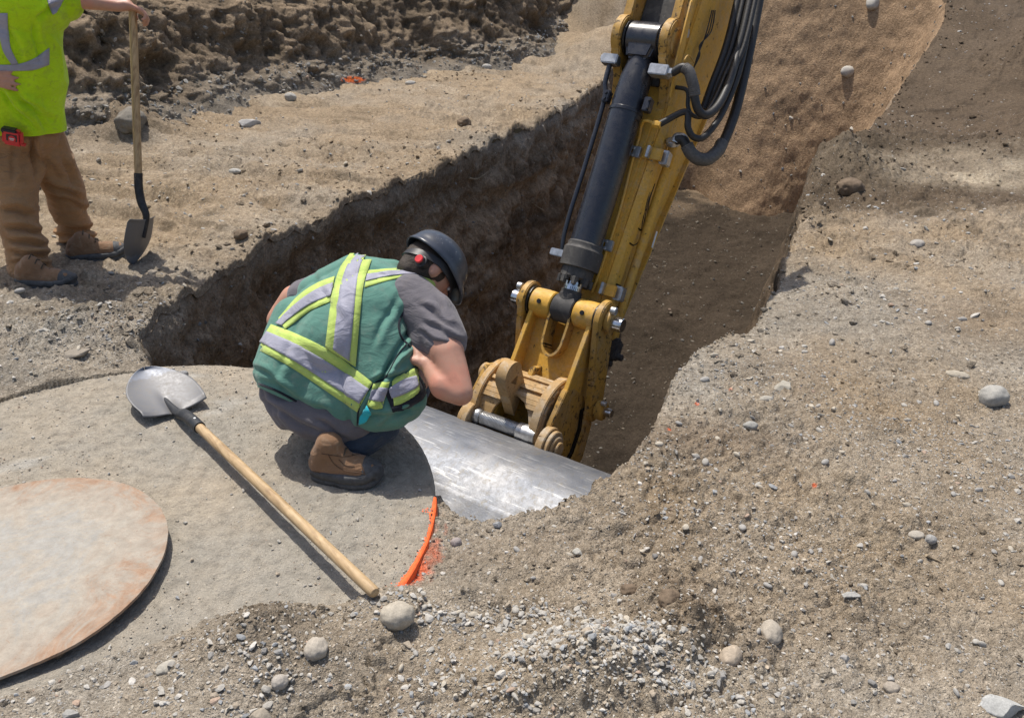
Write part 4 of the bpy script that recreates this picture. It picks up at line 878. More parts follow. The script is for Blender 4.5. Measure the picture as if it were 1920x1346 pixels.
    bm = bmesh.new(); vs_o = [bm.verts.new((-.068, u, v)) for u, v in oo]; vs_i = [bm.verts.new((-.068, u, v)) for u, v in inn]
    eo = [bm.edges.new((vs_o[i], vs_o[(i + 1) % len(vs_o)])) for i in range(len(vs_o))]; ei = [bm.edges.new((vs_i[i], vs_i[(i + 1) % 3])) for i in range(3)]
    bmesh.ops.triangle_fill(bm, edges=eo + ei, use_beauty=True); r_ = bmesh.ops.extrude_face_region(bm, geom=bm.faces[:]); bmesh.ops.translate(bm, vec=(.058, 0, 0), verts=[e for e in r_['geom'] if isinstance(e, bmesh.types.BMVert)])
    b.add(bm); b.build('lifting_eye', M_RUSTY, cp_)
    # bucket pin, its spring and bosses
    b = PB(); b.lathe((-.15, -.775, .155), (.1, -.775, .155), [(.0042 * k, .0345 + .0028 * (k % 2)) for k in range(52)], 20); b.cyl((-.21, -.775, .155), (.17, -.775, .155), .027, 20)
    b.lathe((.06, -.775, .155), (.2, -.775, .155), [(0, .036), (.01, .045), (.08, .045), (.11, .040)], 20); b.lathe((-.20, -.775, .155), (-.1, -.775, .155), [(0, .036), (.01, .043), (.035, .043), (.045, .036)], 20)
    b.build('pin_spring', M_ZINC, cp_)
    # ---- bucket, built in world directions (axis along the pin, level) and brought into the arm's frame
    inv = mw.inverted(); Hc = Vector((-math.sin(AL), -math.cos(AL), 0)).normalized()
    Pr = aty(1135, 885, 3.30); Pc = Pr
    ray_h = (Pc - EYE); u = Vector((ray_h.dot(Hc), ray_h.z)).normalized(); nrm = Vector((-u.y, u.x));  nrm = nrm if nrm.y > 0 else -nrm
    r = .50; cen = -nrm * r                                # centre in (Hc, z) relative to the crest line
    a_c = math.atan2(nrm.y, nrm.x)
    prof = []
    for k in range(61):
        a = a_c + math.radians(70) - math.radians(70 + 66) * k / 60
        prof.append((cen.x + r * math.cos(a), cen.y + r * math.sin(a)))
    ta = a_c - math.radians(66); tg = Vector((math.sin(ta), -math.cos(ta)))
    e0 = Vector(prof[-1]); nn_ = Vector((math.cos(ta), math.sin(ta)))
    prof += [tuple(e0 + nn_ * .010 + tg * .004), tuple(e0 + nn_ * .014 + tg * .018), tuple(e0 + nn_ * .012 + tg * .030), tuple(e0 + nn_ * .022 + tg * .30), tuple(e0 + nn_ * .018 + tg * .42)]
    wl, wr_ = -1.22, .12
    nw = 90; b = PB(); bm = bmesh.new(); G = []
    for i in range(nw + 1):
        w_ = wl + (wr_ - wl) * i / nw; row = []
        for j, (h, z) in enumerate(prof):
            nz = .004 * float(vnoise(w_ * 3.1, j * .09)) + .0022 * float(vnoise(w_ * 9, j * .3)) + .0012 * float(vnoise(w_ * 30, j * .6))
            pw = Pc + W * w_ + Hc * (h + nz * .5) + Vector((0, 0, z + nz)); row.append(bm.verts.new(inv @ pw))
        G.append(row)
    for i in range(nw):
        for j in range(len(prof) - 1): bm.faces.new((G[i][j], G[i + 1][j], G[i + 1][j + 1], G[i][j + 1]))
    bmesh.ops.recalc_face_normals(bm, faces=bm.faces); bmesh.ops.solidify(bm, geom=bm.faces[:], thickness=.022)
    b.add(bm); bk = b.build('bucket', M_BUCKET, R, 40)
    for w_ in (wl, wr_):
        b = PB(); bm = bmesh.new(); ring = [bm.verts.new(inv @ (Pc + W * w_ + Hc * (h * .985) + Vector((0, 0, z - .006)))) for h, z in prof[::2]]
        ring2 = [bm.verts.new(inv @ (Pc + W * (w_ + .02) + Hc * (h * .985) + Vector((0, 0, z - .006)))) for h, z in prof[::2]]
        bm.faces.new(ring); bm.faces.new(ring2[::-1])
        for i in range(len(ring)): bm.faces.new((ring[i], ring[(i + 1) % len(ring)], ring2[(i + 1) % len(ring)], ring2[i]))
        b.add(bm); b.build('bucket_side', M_BUCKET, bk)
    # hinge ears on the bucket back
    for (px, py, w0, w1) in ((0, 0, -.31, -.262), (0, 0, -.35, -.335), (0, 0, .175, .197), (0, 0, .262, .275)):
        pass
    for wc in (-.275, .205):
        b = PB()
        for (o0, o1, rr_) in ((-.040, .0, .098), (.0, .022, .085), (.022, .034, .062), (.034, .05, .040)):
            sgn = 1 if wc > 0 else -1
            b.cyl((wc + sgn * o0, -.665, .145), (wc + sgn * o1, -.665, .145), rr_, 36, .004)
        b.prism([(-.70, .18), (-.86, .20), (-1.02, .02), (-.84, .06)], 0, wc - .03, wc + .012, .004)
        b.build('hinge_boss', M_RUSTY, bk)
excavator()
# ================================================================== STONES
def m_stone():
    mt, nt, b = nodes('stone'); co = tco(nt); at = N(nt, 'ShaderNodeAttribute', attribute_name='tone')
    n1 = noise(nt, co, 45, 5, .7); n2 = noise(nt, co, 260, 3, .6)
    c = mix(nt, 1.0, at.outputs['Color'], ramp(nt, n1, [(.3, gray(.80)), (.55, gray(1.0)), (.75, gray(1.18))]), 'MULTIPLY')
    c = mix(nt, 1.0, c, ramp(nt, n2, [(.3, gray(.82)), (.7, gray(1.15))]), 'MULTIPLY')
    nt.links.new(c, b.inputs['Base Color']); b.inputs['Roughness'].default_value = .85; b.inputs['Specular IOR Level'].default_value = .25
    nt.links.new(bump(nt, n1, .35, .004), b.inputs['Normal']); return mt
M_STONE = m_stone()
def ico(sub):
    bm = bmesh.new(); bmesh.ops.create_icosphere(bm, subdivisions=sub, radius=1); bm.verts.ensure_lookup_table()
    v = np.array([x.co[:] for x in bm.verts]); f = np.array([[q.index for q in x.verts] for x in bm.faces]); bm.free(); return v, f
ICO = {1: ico(1), 2: ico(2), 3: ico(3), 4: ico(4)}
TONES = np.array([(.42,.395,.35),(.47,.445,.40),(.36,.345,.32),(.34,.35,.355),(.47,.42,.34),(.41,.345,.265),(.53,.50,.45),(.26,.25,.235),(.42,.31,.235),(.60,.57,.52)])
TW = np.array([22, 16, 14, 8, 12, 10, 6, 5, 2, 3], float); TW /= TW.sum()
TS = np.array([10, 8, 3, 1, 26, 34, 3, 0, 6, 0], float); TS /= TS.sum()
GT = np.array([30, 26, 14, 10, 6, 2, 9, 3, 0, 6], float); GT /= GT.sum()
def stone_pts(v, rg, angular, flat=.7, even=False):
    """v (n,3) unit sphere -> one stone"""
    s = np.array([1, rg.uniform(.50, .92), flat * rg.uniform(.65, 1.15)])
    if even: s = np.array([1, rg.uniform(.80, .95), flat])
    p = v.copy()
    k = rg.integers(10, 17) if angular else 3
    for _ in range(k):                                     # planes that cut facets
        d = rg.normal(size=3); d /= np.linalg.norm(d); h = rg.uniform(.40, .74) if angular else rg.uniform(.80, .95)
        q = p @ d; over = np.clip(q - h, 0, None); p = p - over[:, None] * d * (.95 if angular else .6)
    return p * s
def scatter_gravel():
    rg = np.random.default_rng(21)
    protos = {lv: [stone_pts(ICO[lv][0], rg, True) for _ in range(24)] for lv in (1, 2)}
    VV = []; FF = []; CC = []; off = 0
    def add(x, y, r, tones, lv, sink=.35, onslab=False):
        nonlocal off
        n = len(x)
        if not n: return
        z = np.full(n, .002) if onslab else GZ(x, y)
        pi = rg.integers(0, 24, n); base, F_ = ICO[lv]; nv_ = len(base)
        P = np.array(protos[lv])[pi]                        # n, nv, 3
        a = rg.random(n) * 6.283; ca, sa = np.cos(a), np.sin(a); tl = rg.normal(0, .25, n)
        X = P[:, :, 0] * ca[:, None] - P[:, :, 1] * sa[:, None]; Y_ = P[:, :, 0] * sa[:, None] + P[:, :, 1] * ca[:, None]; Z = P[:, :, 2] + X * tl[:, None]
        V_ = np.stack([x[:, None] + X * r[:, None], y[:, None] + Y_ * r[:, None], z[:, None] + (Z + .42 - sink) * r[:, None] * .9], -1).reshape(-1, 3)
        VV.append(V_); FF.append((F_[None] + (off + np.arange(n) * nv_)[:, None, None]).reshape(-1, 3)); off += n * nv_
        c = TONES[rg.choice(len(TONES), n, p=tones)] * rg.uniform(.74, 1.08, n)[:, None]
        CC.append(np.repeat(c, nv_, 0))
    def pick(n, y0, y1, dens):
        y = rg.uniform(y0, y1, n); hwid = (y * ct + HC * st) * .66; x = rg.uniform(-1, 1, n) * (y1 * ct + HC * st) * .66
        k = np.abs(x) < hwid; x, y = x[k], y[k]
        k = rg.random(len(x)) < dens(x, y); x, y = x[k], y[k]
        s_, _ = rim_dist(x, y, 6); k = (s_ < -.004) & ((np.hypot(x - SLAB_C.x, y - SLAB_C.y) > SLAB_R + .004) | (spill(x, y) > .5)) & (np.hypot(x - PLATE_C.x, y - PLATE_C.y) > PLATE_R + .015)
        return x[k], y[k]
    def patch(x, y): return reg(x, y, [(1050,1270,.40,.20,1.0),(1180,1230,.16,.14,1.0),(1330,960,.28,.22,.75),(1450,1040,.22,.16,.8),(1720,830,.35,.2,.6),(1850,900,.4,.2,.5),(560,1290,.18,.12,.6),(250,1290,.35,.14,.6),(60,1340,.25,.08,.6),(700,1180,.25,.08,.7),(860,1160,.3,.07,.8),
        (1150,1110,.12,.06,.8),(240,590,.3,.25,.9),(120,640,.3,.15,.7),(1400,700,.3,.2,.4),(1620,560,.3,.3,.7),(1240,870,.2,.12,.8),(350,370,.8,.35,.6),(620,310,.8,.3,.5),(1530,390,.25,.3,.7),(300,640,.3,.1,.5),(1500,1280,.4,.2,.35),(880,990,.2,.05,.6)])
    base = lambda x, y: np.clip(.16 + .30 * (fbm(x, y, s=1.6, o=3, seed=91) + .15), .04, 1)
    d1 = lambda x, y: np.clip(base(x, y) * .6 + patch(x, y), 0, 1)
    # grit
    x, y = pick(64000, 1.05, 3.4, lambda x, y: np.clip(.35 + .5 * base(x, y) + .6 * patch(x, y), 0, 1)); add(x, y, rg.uniform(.0016, .0042, len(x)), TW, 1, .25)
    x, y = pick(60000, 3.0, 8.5, lambda x, y: np.clip(.25 + .3 * base(x, y) + .6 * patch(x, y), 0, 1)); add(x, y, rg.uniform(.003, .007, len(x)), TW, 1, .25)
    x, y = pick(40000, 1.05, 3.6, d1); add(x, y, rg.lognormal(math.log(.0056), .30, len(x)).clip(.003, .012), TW, 1, .3)
    x, y = pick(15000, 1.05, 4.4, lambda x, y: np.clip(base(x, y) * .35 + .8 * patch(x, y), 0, 1)); add(x, y, rg.lognormal(math.log(.0088), .32, len(x)).clip(.006, .019), TW, 2, .35)
    x, y = pick(34000, 3.2, 12, lambda x, y: np.clip(base(x, y) * .6 + .7 * patch(x, y), 0, 1)); add(x, y, rg.lognormal(math.log(.0125), .42, len(x)).clip(.006, .04), TW, 1, .35)
    # the heap of crushed stone in front
    heap = lambda x, y: reg(x, y, [(1060,1285,.42,.14,.95),(1170,1240,.16,.13,1.2),(960,1320,.42,.14,.75),(850,1165,.26,.045,.9),(1010,1150,.18,.05,.8),(640,1165,.16,.05,.6),(560,1300,.22,.12,.6),(380,1335,.25,.08,.45),(1350,1335,.3,.06,.5)]) * (.72 + .9 * fbm(x, y, s=5, o=3, seed=95))
    x, y = pick(60000, 1.05, 2.4, lambda x, y: np.clip(heap(x, y) * 1.1 - .12, 0, 1)); add(x, y, rg.lognormal(math.log(.0058), .42, len(x)).clip(.0025, .016), (GT + TW) / 2, 2 if len(x) < 9000 else 1, .2)
    x, y = pick(7000, 1.05, 2.4, lambda x, y: np.clip(heap(x, y) * 1.1 - .15, 0, 1)); add(x, y, rg.lognormal(math.log(.0105), .25, len(x)).clip(.007, .019), GT, 2, .1)
    tag(mesh_np('gravel', np.vstack(VV), np.vstack(FF), M_STONE, smooth=False, cols=np.vstack(CC)), kind='stuff')
    # grit on the slab
    VV.clear(); FF.clear(); CC.clear(); off = 0
    n = 16000; a = rg.random(n) * 6.283; q = np.sqrt(rg.random(n)) * SLAB_R * .99; x, y = SLAB_C.x + q * np.cos(a), SLAB_C.y + q * np.sin(a)
    k = (np.hypot(x - PLATE_C.x, y - PLATE_C.y) > PLATE_R + .01) & (rg.random(n) < .30 + .6 * (q / SLAB_R) ** 3 + .5 * fbm(x, y, s=2.5, o=3, seed=93)); x, y = x[k], y[k]
    add(x, y, rg.lognormal(math.log(.0024), .5, len(x)).clip(.001, .008), TS, 1, .45, True)
    n = 110; a = rg.random(n) * 6.283; q = np.sqrt(rg.random(n)) * SLAB_R * .98; x, y = SLAB_C.x + q * np.cos(a), SLAB_C.y + q * np.sin(a); k = np.hypot(x - PLATE_C.x, y - PLATE_C.y) > PLATE_R + .02; x, y = x[k], y[k]
    add(x, y, rg.uniform(.005, .010, len(x)), TW, 2, .2, True)
    tag(mesh_np('grit_on_slab', np.vstack(VV), np.vstack(FF), M_STONE, smooth=False, cols=np.vstack(CC)), kind='stuff')
    # crumbs and clods of soil
    VV.clear(); FF.clear(); CC.clear(); off = 0
    SOIL = np.array([(.27,.215,.15),(.23,.18,.125),(.30,.26,.20),(.19,.145,.10),(.33,.28,.21)])
    def soil(x, y, r, lv, sink):
        k0 = len(CC); add(x, y, r, TW, lv, sink)
        n_ = len(x); c = tone(x, y, x * 0) * rg.uniform(.70, 1.02, n_)[:, None]; CC[k0] = np.repeat(c, len(ICO[lv][0]), 0)
    rim_near = lambda x, y: np.exp(-(np.abs(rim_dist(x, y, 8)[0]) / .22) ** 2)
    rpatch = lambda x, y: reg(x, y, [(1560,335,.6,.6,1),(1500,420,.25,.35,1),(1290,1180,.2,.15,1),(490,1215,.18,.16,1),(240,255,.5,.4,1),(310,560,.35,.25,.9),(120,640,.5,.25,.7),(1240,1100,.12,.08,.8),(1600,560,.3,.35,.6),(1000,1060,.3,.06,.6),(700,1130,.3,.04,.7)])
    x, y = pick(30000, 1.05, 3.6, lambda x, y: np.clip(.10 + .35 * fbm(x, y, s=2.2, o=3, seed=96) + .5 * rim_near(x, y) + .9 * rpatch(x, y), 0, 1)); soil(x, y, rg.lognormal(math.log(.0062), .45, len(x)).clip(.003, .022), 1, .3)
    x, y = pick(42000, 3.2, 12, lambda x, y: np.clip(.10 + .6 * fbm(x, y, s=1.3, o=3, seed=97) + .55 * rim_near(x, y) + .9 * rpatch(x, y), 0, 1)); soil(x, y, rg.lognormal(math.log(.014), .45, len(x)).clip(.006, .05), 1, .3)
    tag(mesh_np('dirt_clods', np.vstack(VV), np.vstack(FF), M_EARTH, smooth=False, cols=np.vstack(CC)), kind='stuff')
    # stones stuck in the banks and lying on the trench floor
    VV.clear(); FF.clear(); CC.clear(); off = 0
    def on_mesh(P3, n, rmin, rmax, tones, lv, dk=1.0):
        nonlocal off
        i = rg.integers(0, len(P3), n); p = P3[i]; r = np.exp(rg.uniform(math.log(rmin), math.log(rmax), n)); pi = rg.integers(0, 24, n); base, F_ = ICO[lv]; nv_ = len(base); Q = np.array(protos[lv])[pi]
        a = rg.random(n) * 6.283; ca, sa = np.cos(a), np.sin(a); X = Q[:, :, 0] * ca[:, None] - Q[:, :, 2] * sa[:, None]; Z = Q[:, :, 0] * sa[:, None] + Q[:, :, 2] * ca[:, None]
        VV.append((p[:, None, :] + np.stack([X, Q[:, :, 1], Z], -1) * r[:, None, None]).reshape(-1, 3)); FF.append((F_[None] + (off + np.arange(n) * nv_)[:, None, None]).reshape(-1, 3)); off += n * nv_
        CC.append(np.repeat(TONES[rg.choice(len(TONES), n, p=tones)] * dk * rg.uniform(.6, 1.05, n)[:, None], nv_, 0))
    PW = Vw.reshape(nu, nv, 3); fl_ = (d_in < .5) & ~inslab; on_mesh(PW[fl_][:, 2:80].reshape(-1, 3), 2600, .004, .022, TW, 1, .75); on_mesh(PW[d_in >= .5][:, 2:110].reshape(-1, 3), 500, .008, .035, TW, 1, .8)
    PBk = np.stack([xB, yB, zB], -1); on_mesh(PBk[:, :40].reshape(-1, 3), 5200, .008, .045, TW, 1, .8); on_mesh(PBk[:, 40:150].reshape(-1, 3), 2600, .008, .04, TS, 1, .7)
    kf = s3 > .1; on_mesh(np.stack([xb, yb, zb_], 1)[kf], 2600, .006, .035, TS, 1, .5)
    tag(mesh_np('bank_rubble', np.vstack(VV), np.vstack(FF), M_STONE, smooth=False, cols=np.vstack(CC)), kind='stuff')
    return rg
rgS = scatter_gravel()
def one_stone(name, c, r, tone_, seed, angular=False, flat=.75, elong=1.0, rot=0.0, lv=4, sink=.3, amp_=.04, label=None, cat='stone', group=None):
    rg = np.random.default_rng(seed); v, f = ICO[lv]; p = stone_pts(v, rg, angular, flat, True); p = p * [elong, 1, 1]
    n = fbm(p[:, 0] + seed, p[:, 1], p[:, 2], s=1.6, o=3, seed=3) * .9 + fbm(p[:, 0] + seed, p[:, 1], p[:, 2], s=7, o=3, seed=4) * .35
    p = p * (1 + amp_ * 2 * n)[:, None]
    ca, sa = math.cos(rot), math.sin(rot); p = np.stack([p[:, 0] * ca - p[:, 1] * sa, p[:, 0] * sa + p[:, 1] * ca, p[:, 2]], 1) * r
    o = mesh_np(name, p, f, M_STONE, smooth=True, cols=np.tile(np.array(tone_), (len(p), 1))); o.location = (c[0], c[1], c[2] + r * flat * (1 - 2 * sink) * .9)
    tag(o, label, cat, group); return o
ST = [  # px, py, radius px, tone, angular, flat, elong, rot, label
 (1860,752,27,(.40,.385,.35),0,.85,1.05,.3,'largest round grey stone, alone on the gravel at the right edge'),
 (745,1157,31,(.47,.42,.34),0,.78,1.05,.2,'cream rounded cobble among grey chips just in front of the orange edge'),
 (592,1217,23,(.46,.41,.34),0,.8,1.1,1.2,'cream egg shaped cobble on dirt below the end of the lying shovel'),
 (1445,1187,25,(.43,.38,.31),0,.75,1.15,1.3,'tan oval cobble half sunk beside a second cobble, right of the gravel heap'),
 (1370,1232,24,(.46,.38,.29),0,.8,1.15,.9,'pale brown cobble at the foot of the brown clod, nearest the gravel heap'),
 (1470,725,21,(.40,.37,.31),1,.6,1.15,.4,'angular dusty stone on the right bank level with the machine coupler'),
 (1437,749,11,(.44,.41,.35),0,.7,1.2,.1,'small pale stone just left below the angular stone on the right bank'),
 (1408,795,12,(.36,.35,.32),0,.7,1.2,.1,'flat grey stone on the brown soil patch of the right bank'),
 (1795,704,15,(.45,.40,.32),0,.6,1.4,-.5,'oval tan stone up and left of the big round stone'),
 (1745,1011,11,(.36,.35,.33),0,.85,1.0,.2,'small round grey stone casting a shadow at mid right'),
 (1717,1006,13,(.42,.38,.32),0,.5,1.2,.2,'flat tan stone touching the small round grey stone at mid right'),
 (1880,1322,36,(.45,.45,.43),1,.55,1.4,-.5,'large pale angular stone cut by the bottom right corner'),
 (1672,1288,14,(.38,.33,.27),0,.7,1.1,.2,'brown stone half buried near the bottom right'),
 (1596,1116,15,(.42,.41,.38),1,.55,1.3,.2,'flat white veined stone on the right foreground dirt'),
 (1080,1032,16,(.44,.42,.37),1,.8,1.0,.5,'pale angular stone on the dirt below the trench lip'),
 (855,1016,11,(.36,.31,.29),0,.85,1.0,.7,'purplish round pebble next to the orange painted edge'),
 (312,1250,16,(.43,.40,.34),0,.55,1.3,.9,'pale stone below the rusty plate, left of the dark mound'),
 (524,1278,17,(.42,.38,.33),0,.8,1.0,.9,'rounded tan stone on the slope of the dark mound'),
 (485,1340,27,(.38,.33,.26),1,.6,1.2,.6,'brown stone cut by the bottom edge under the dark mound'),
 (130,1338,20,(.34,.33,.31),1,.6,1.2,.2,'grey stone cut by the bottom edge at the left'),
 (143,668,20,(.30,.26,.21),1,.55,1.5,.5,'long brown stone on the dirt behind the slab at the left'),
 (80,620,12,(.42,.40,.36),0,.6,1.2,.2,'pale stone below the boots of the standing worker'),
 (463,236,17,(.50,.48,.45),1,.5,1.6,.3,'white flat stone at the edge of the sunlit soil behind the trench'),
 (283,185,13,(.44,.42,.39),0,.6,1.3,0,'pale stone in shade beside the upper end of the standing shovel'),
 (545,188,11,(.42,.40,.36),0,.8,1.0,0,'pale stone at the foot of the shaded ridge left of the orange paint spot'),
 (592,142,13,(.36,.35,.33),1,.6,1.3,.4,'grey stone under the cut bank, left of the orange paint spot'),
 (913,127,9,(.46,.44,.40),0,.7,1.1,0,'small cream stone on the sunlit soil, far behind the trench'),
 (770,158,8,(.46,.44,.40),0,.7,1.3,0,'small white stone on the sunlit soil right of the orange paint spot'),
 (441,325,9,(.46,.44,.40),0,.6,1.3,0,'small white stone in the wheel marks left of the trench'),
 (1720,458,13,(.40,.37,.33),0,.6,1.3,.8,'grey stone on the right bank near the pale scraped soil'),
 (934,984,10,(.33,.33,.33),1,.7,1.2,.2,'dark grey stone perched on the trench lip below the bucket'),
 (385,648,7,(.30,.30,.30),0,.7,1.1,0,'grey pebble on the lip where slab and trench meet'),
 (1590,135,12,(.45,.44,.42),0,.4,1.1,0,None),
]
for i, (px, py, rp, tn, an, fl_, el, ro, lb) in enumerate(ST):
    if lb is None: continue
    p = atz(px, py, .01); 
    z = float(GZ(np.array([p.x]), np.array([p.y]))[0]); 
    for _ in range(8): p = atz(px, py, z + .005); z = float(GZ(np.array([p.x]), np.array([p.y]))[0])
    dep = (p - EYE).dot(_fwd); r = rp * dep / F
    s_, _ = rim_dist([p.x], [p.y], 4)
    if s_[0] > -.01: p = Vector((p.x, p.y - .03 - s_[0], p.z))
    one_stone('stone', (p.x, p.y, z), r, tuple(.90 * q for q in tn), 100 + i, bool(an), fl_, el, ro, 4, .36, .08, lb, 'stone')
CL = [(1590,366,24,'dark brown clod of earth on the corner of the right bank'), (453,452,13,'dark clod of earth on the left lip of the trench'), (250,262,30,'big grey clod beside the upper part of the standing shovel'), (1180,1108,16,'dark crumbly clod at the top of the crushed stone heap'),
      (1255,1120,22,'brown clod of earth above the gravel heap'), (870,232,15,'small dark clod close to the trench lip at mid left'), (230,1142,16,'brown rough clod under the rusty plate edge'), (115,1250,16,'dark clod in the shade of the rusty plate')]
for i, (px, py, rp, lb) in enumerate(CL):
    p = atz(px, py, .01); z = float(GZ(np.array([p.x]), np.array([p.y]))[0]); 
    for _ in range(8): p = atz(px, py, z + .005); z = float(GZ(np.array([p.x]), np.array([p.y]))[0])
    dep = (p - EYE).dot(_fwd)
    if abs(px - 230) < 5 or abs(px - 115) < 5: z = max(z, .0)
    one_stone('clod', (p.x, p.y, z), rp * dep / F, (.17, .125, .085) if i != 2 else (.2, .18, .15), 300 + i, False, .75, 1.1, i, 4, .3, .16, lb, 'clod')
# medium stones that nothing tells apart
rg = np.random.default_rng(77); n_done = 0
protoS = []
for k in range(10):
    v, f = ICO[3]; p = stone_pts(v, rg, k % 2 == 0, .65); p = p * (1 + .05 * fbm(p[:, 0] + k, p[:, 1], p[:, 2], s=2, o=3, seed=5))[:, None]
    protoS.append([mesh_np('pebble', p, f, M_STONE, cols=np.tile(TONES[t_], (len(p), 1))).data for t_ in (0, 4, 2)])
for o in [o for o in list(C.objects) if o.name.startswith('pebble')]: bpy.data.objects.remove(o)
tries = 0
while n_done < 150 and tries < 4000:
    tries += 1
    px, py = rg.uniform(10, 1910), 150 + 1190 * rg.random() ** .8
    p = atz(px, py, 0.0); x, y = p.x, p.y
    if y > 11: continue
    if y > 3.2 and rg.random() < .35: continue
    s_, _ = rim_dist([x], [y], 4)
    if s_[0] > -.03 or math.hypot(x - SLAB_C.x, y - SLAB_C.y) < SLAB_R + .02: continue
    if not (y < 5.5 or x < 2): continue
    z = float(GZ(np.array([x]), np.array([y]))[0]); dep = (p - EYE).dot(_fwd)
    r = min(.03, rg.uniform(6, 11) * dep / F * (1 if y < 4 else .7)); tk = rg.integers(3); sh = rg.integers(10)
    o = bpy.data.objects.new('pebble', protoS[sh][tk]); C.objects.link(o)
    o.location = (x, y, z + r * .2); o.scale = (r, r * rg.uniform(.8, 1), r * .9); o.rotation_euler = (rg.normal() * .2, rg.normal() * .2, rg.uniform(0, 6.28))
    where = 'on the sunlit dirt behind the trench' if (x < 1.2 and y > 4.2) else 'on the dirt left of the trench end' if (x < -1.2 and y > 3) else 'on the dirt in front of the slab' if (x < -.1 and y < 2) else 'on the right bank beside the trench' if y > 2.6 else 'on the near dirt below the trench lip' if x < .5 else 'on the gravelly dirt at the lower right'
    tag(o, 'small %s %s stone lying loose %s' % (('grey', 'tan', 'darker grey')[tk], 'chipped' if sh % 2 == 0 else 'rounded', where), 'stone', 'small loose stones scattered over the dirt'); n_done += 1

# stones that stick out of the far slope, twigs and roots
bvW = BVHTree.FromPolygons(Vw.tolist(), Fw.tolist())
for i, (px, py, rp, lb) in enumerate([(1590,135,13,'pale ring marked stone stuck in the middle of the sandy far slope'), (1637,6,15,'white flat stone at the very top of the sandy far slope'), (1597,243,7,'small white stone low on the sandy far slope'), (1483,222,6,'small brown stone low on the sandy far slope near the hoses'), (1697,105,5,'small pale stone near the right rim of the sandy far slope')]):
    d = ray(px, py).normalized(); h = bvW.ray_cast(EYE, d)
    if h[0] is None: continue
    dep = (h[0] - EYE).dot(_fwd); o = one_stone('stone', h[0], rp * dep / F, (.46, .43, .38), 500 + i, i > 1, .7, 1.1, i, 3, .5, .06, lb, 'stone'); o.location = h[0]; o.rotation_euler = (math.radians(50), 0, .3)
M_TWIG = m_simple('dry_root', (.34, .27, .18), .85, 0, 60, .35, .4)
def twig(pts, r, label, nm='root'):
    p = PB(); p.tube(pts, lambda t: r * (1 - .6 * t), 7, 6); o = p.build(nm, M_TWIG); tag(o, label, nm)
def onwall(px, py, off=.03):
    d = ray(px, py).normalized(); h = bvW.ray_cast(EYE, d); return (h[0] - d * off) if h[0] is not None else None
for pts, r, lb in (([(880,334),(892,336),(905,330),(914,322)],.009,'pale bent root poking out of the left trench wall under the lip'), ([(905,600),(912,630),(905,660),(908,690)],.004,'thin pale root hanging down the shaded trench wall left of the machine link'),
                   ([(1020,395),(1008,388),(998,380)],.006,'thin dark root on the trench wall left of the hydraulic cylinder')):
    q = [onwall(*p_) for p_ in pts]
    if all(x is not None for x in q): twig(q, r, lb)
def ongr(px, py, up=.006):
    p = atz(px, py, 0)
    for _ in range(6): z = float(GZ(np.array([p.x]), np.array([p.y]))[0]); p = atz(px, py, z + up)
    return p
twig([ongr(1737,1040), ongr(1748,1046), ongr(1766,1053)], .005, 'short brown twig on the dirt at the lower right', 'twig')
twig([ongr(1705,50), ongr(1700,52), ongr(1694,60)], .008, 'dark bent twig at the top of the right bank', 'twig')
twig([ongr(370,948), ongr(362,958), ongr(352,960)], .002, 'thin dry stalk on the slab between the plate and the lying shovel', 'twig') if False else None
# ================================================================== PEOPLE
def hull_caps(parts):
    """parts: ('c', p0, r0, p1, r1) tapered capsule; ('e', centre, (rx,ry,rz), Matrix or None) ellipsoid"""
    bmA = bmesh.new()
    for q in parts:
        bm = bmesh.new()
        if q[0] == 'c':
            _, p0, r0, p1, r1 = q
            for p, r in ((p0, r0), (p1, r1)): bmesh.ops.create_icosphere(bm, subdivisions=3, radius=r, matrix=Matrix.Translation(p))
            res = bmesh.ops.convex_hull(bm, input=bm.verts[:])
            dele = list({e for e in res['geom_interior'] + res['geom_unused'] if isinstance(e, bmesh.types.BMVert) and e.is_valid})
            bmesh.ops.delete(bm, geom=dele, context='VERTS')
        else:
            _, c, r, M = q
            m_ = Matrix.Translation(c) @ (M.to_4x4() if M else Matrix.Identity(4)) @ Matrix.Diagonal((*r, 1))
            bmesh.ops.create_icosphere(bm, subdivisions=4, radius=1, matrix=m_)
        me = bpy.data.meshes.new('t'); bm.to_mesh(me); bm.free(); bmA.from_mesh(me); bpy.data.meshes.remove(me)
    return bmA
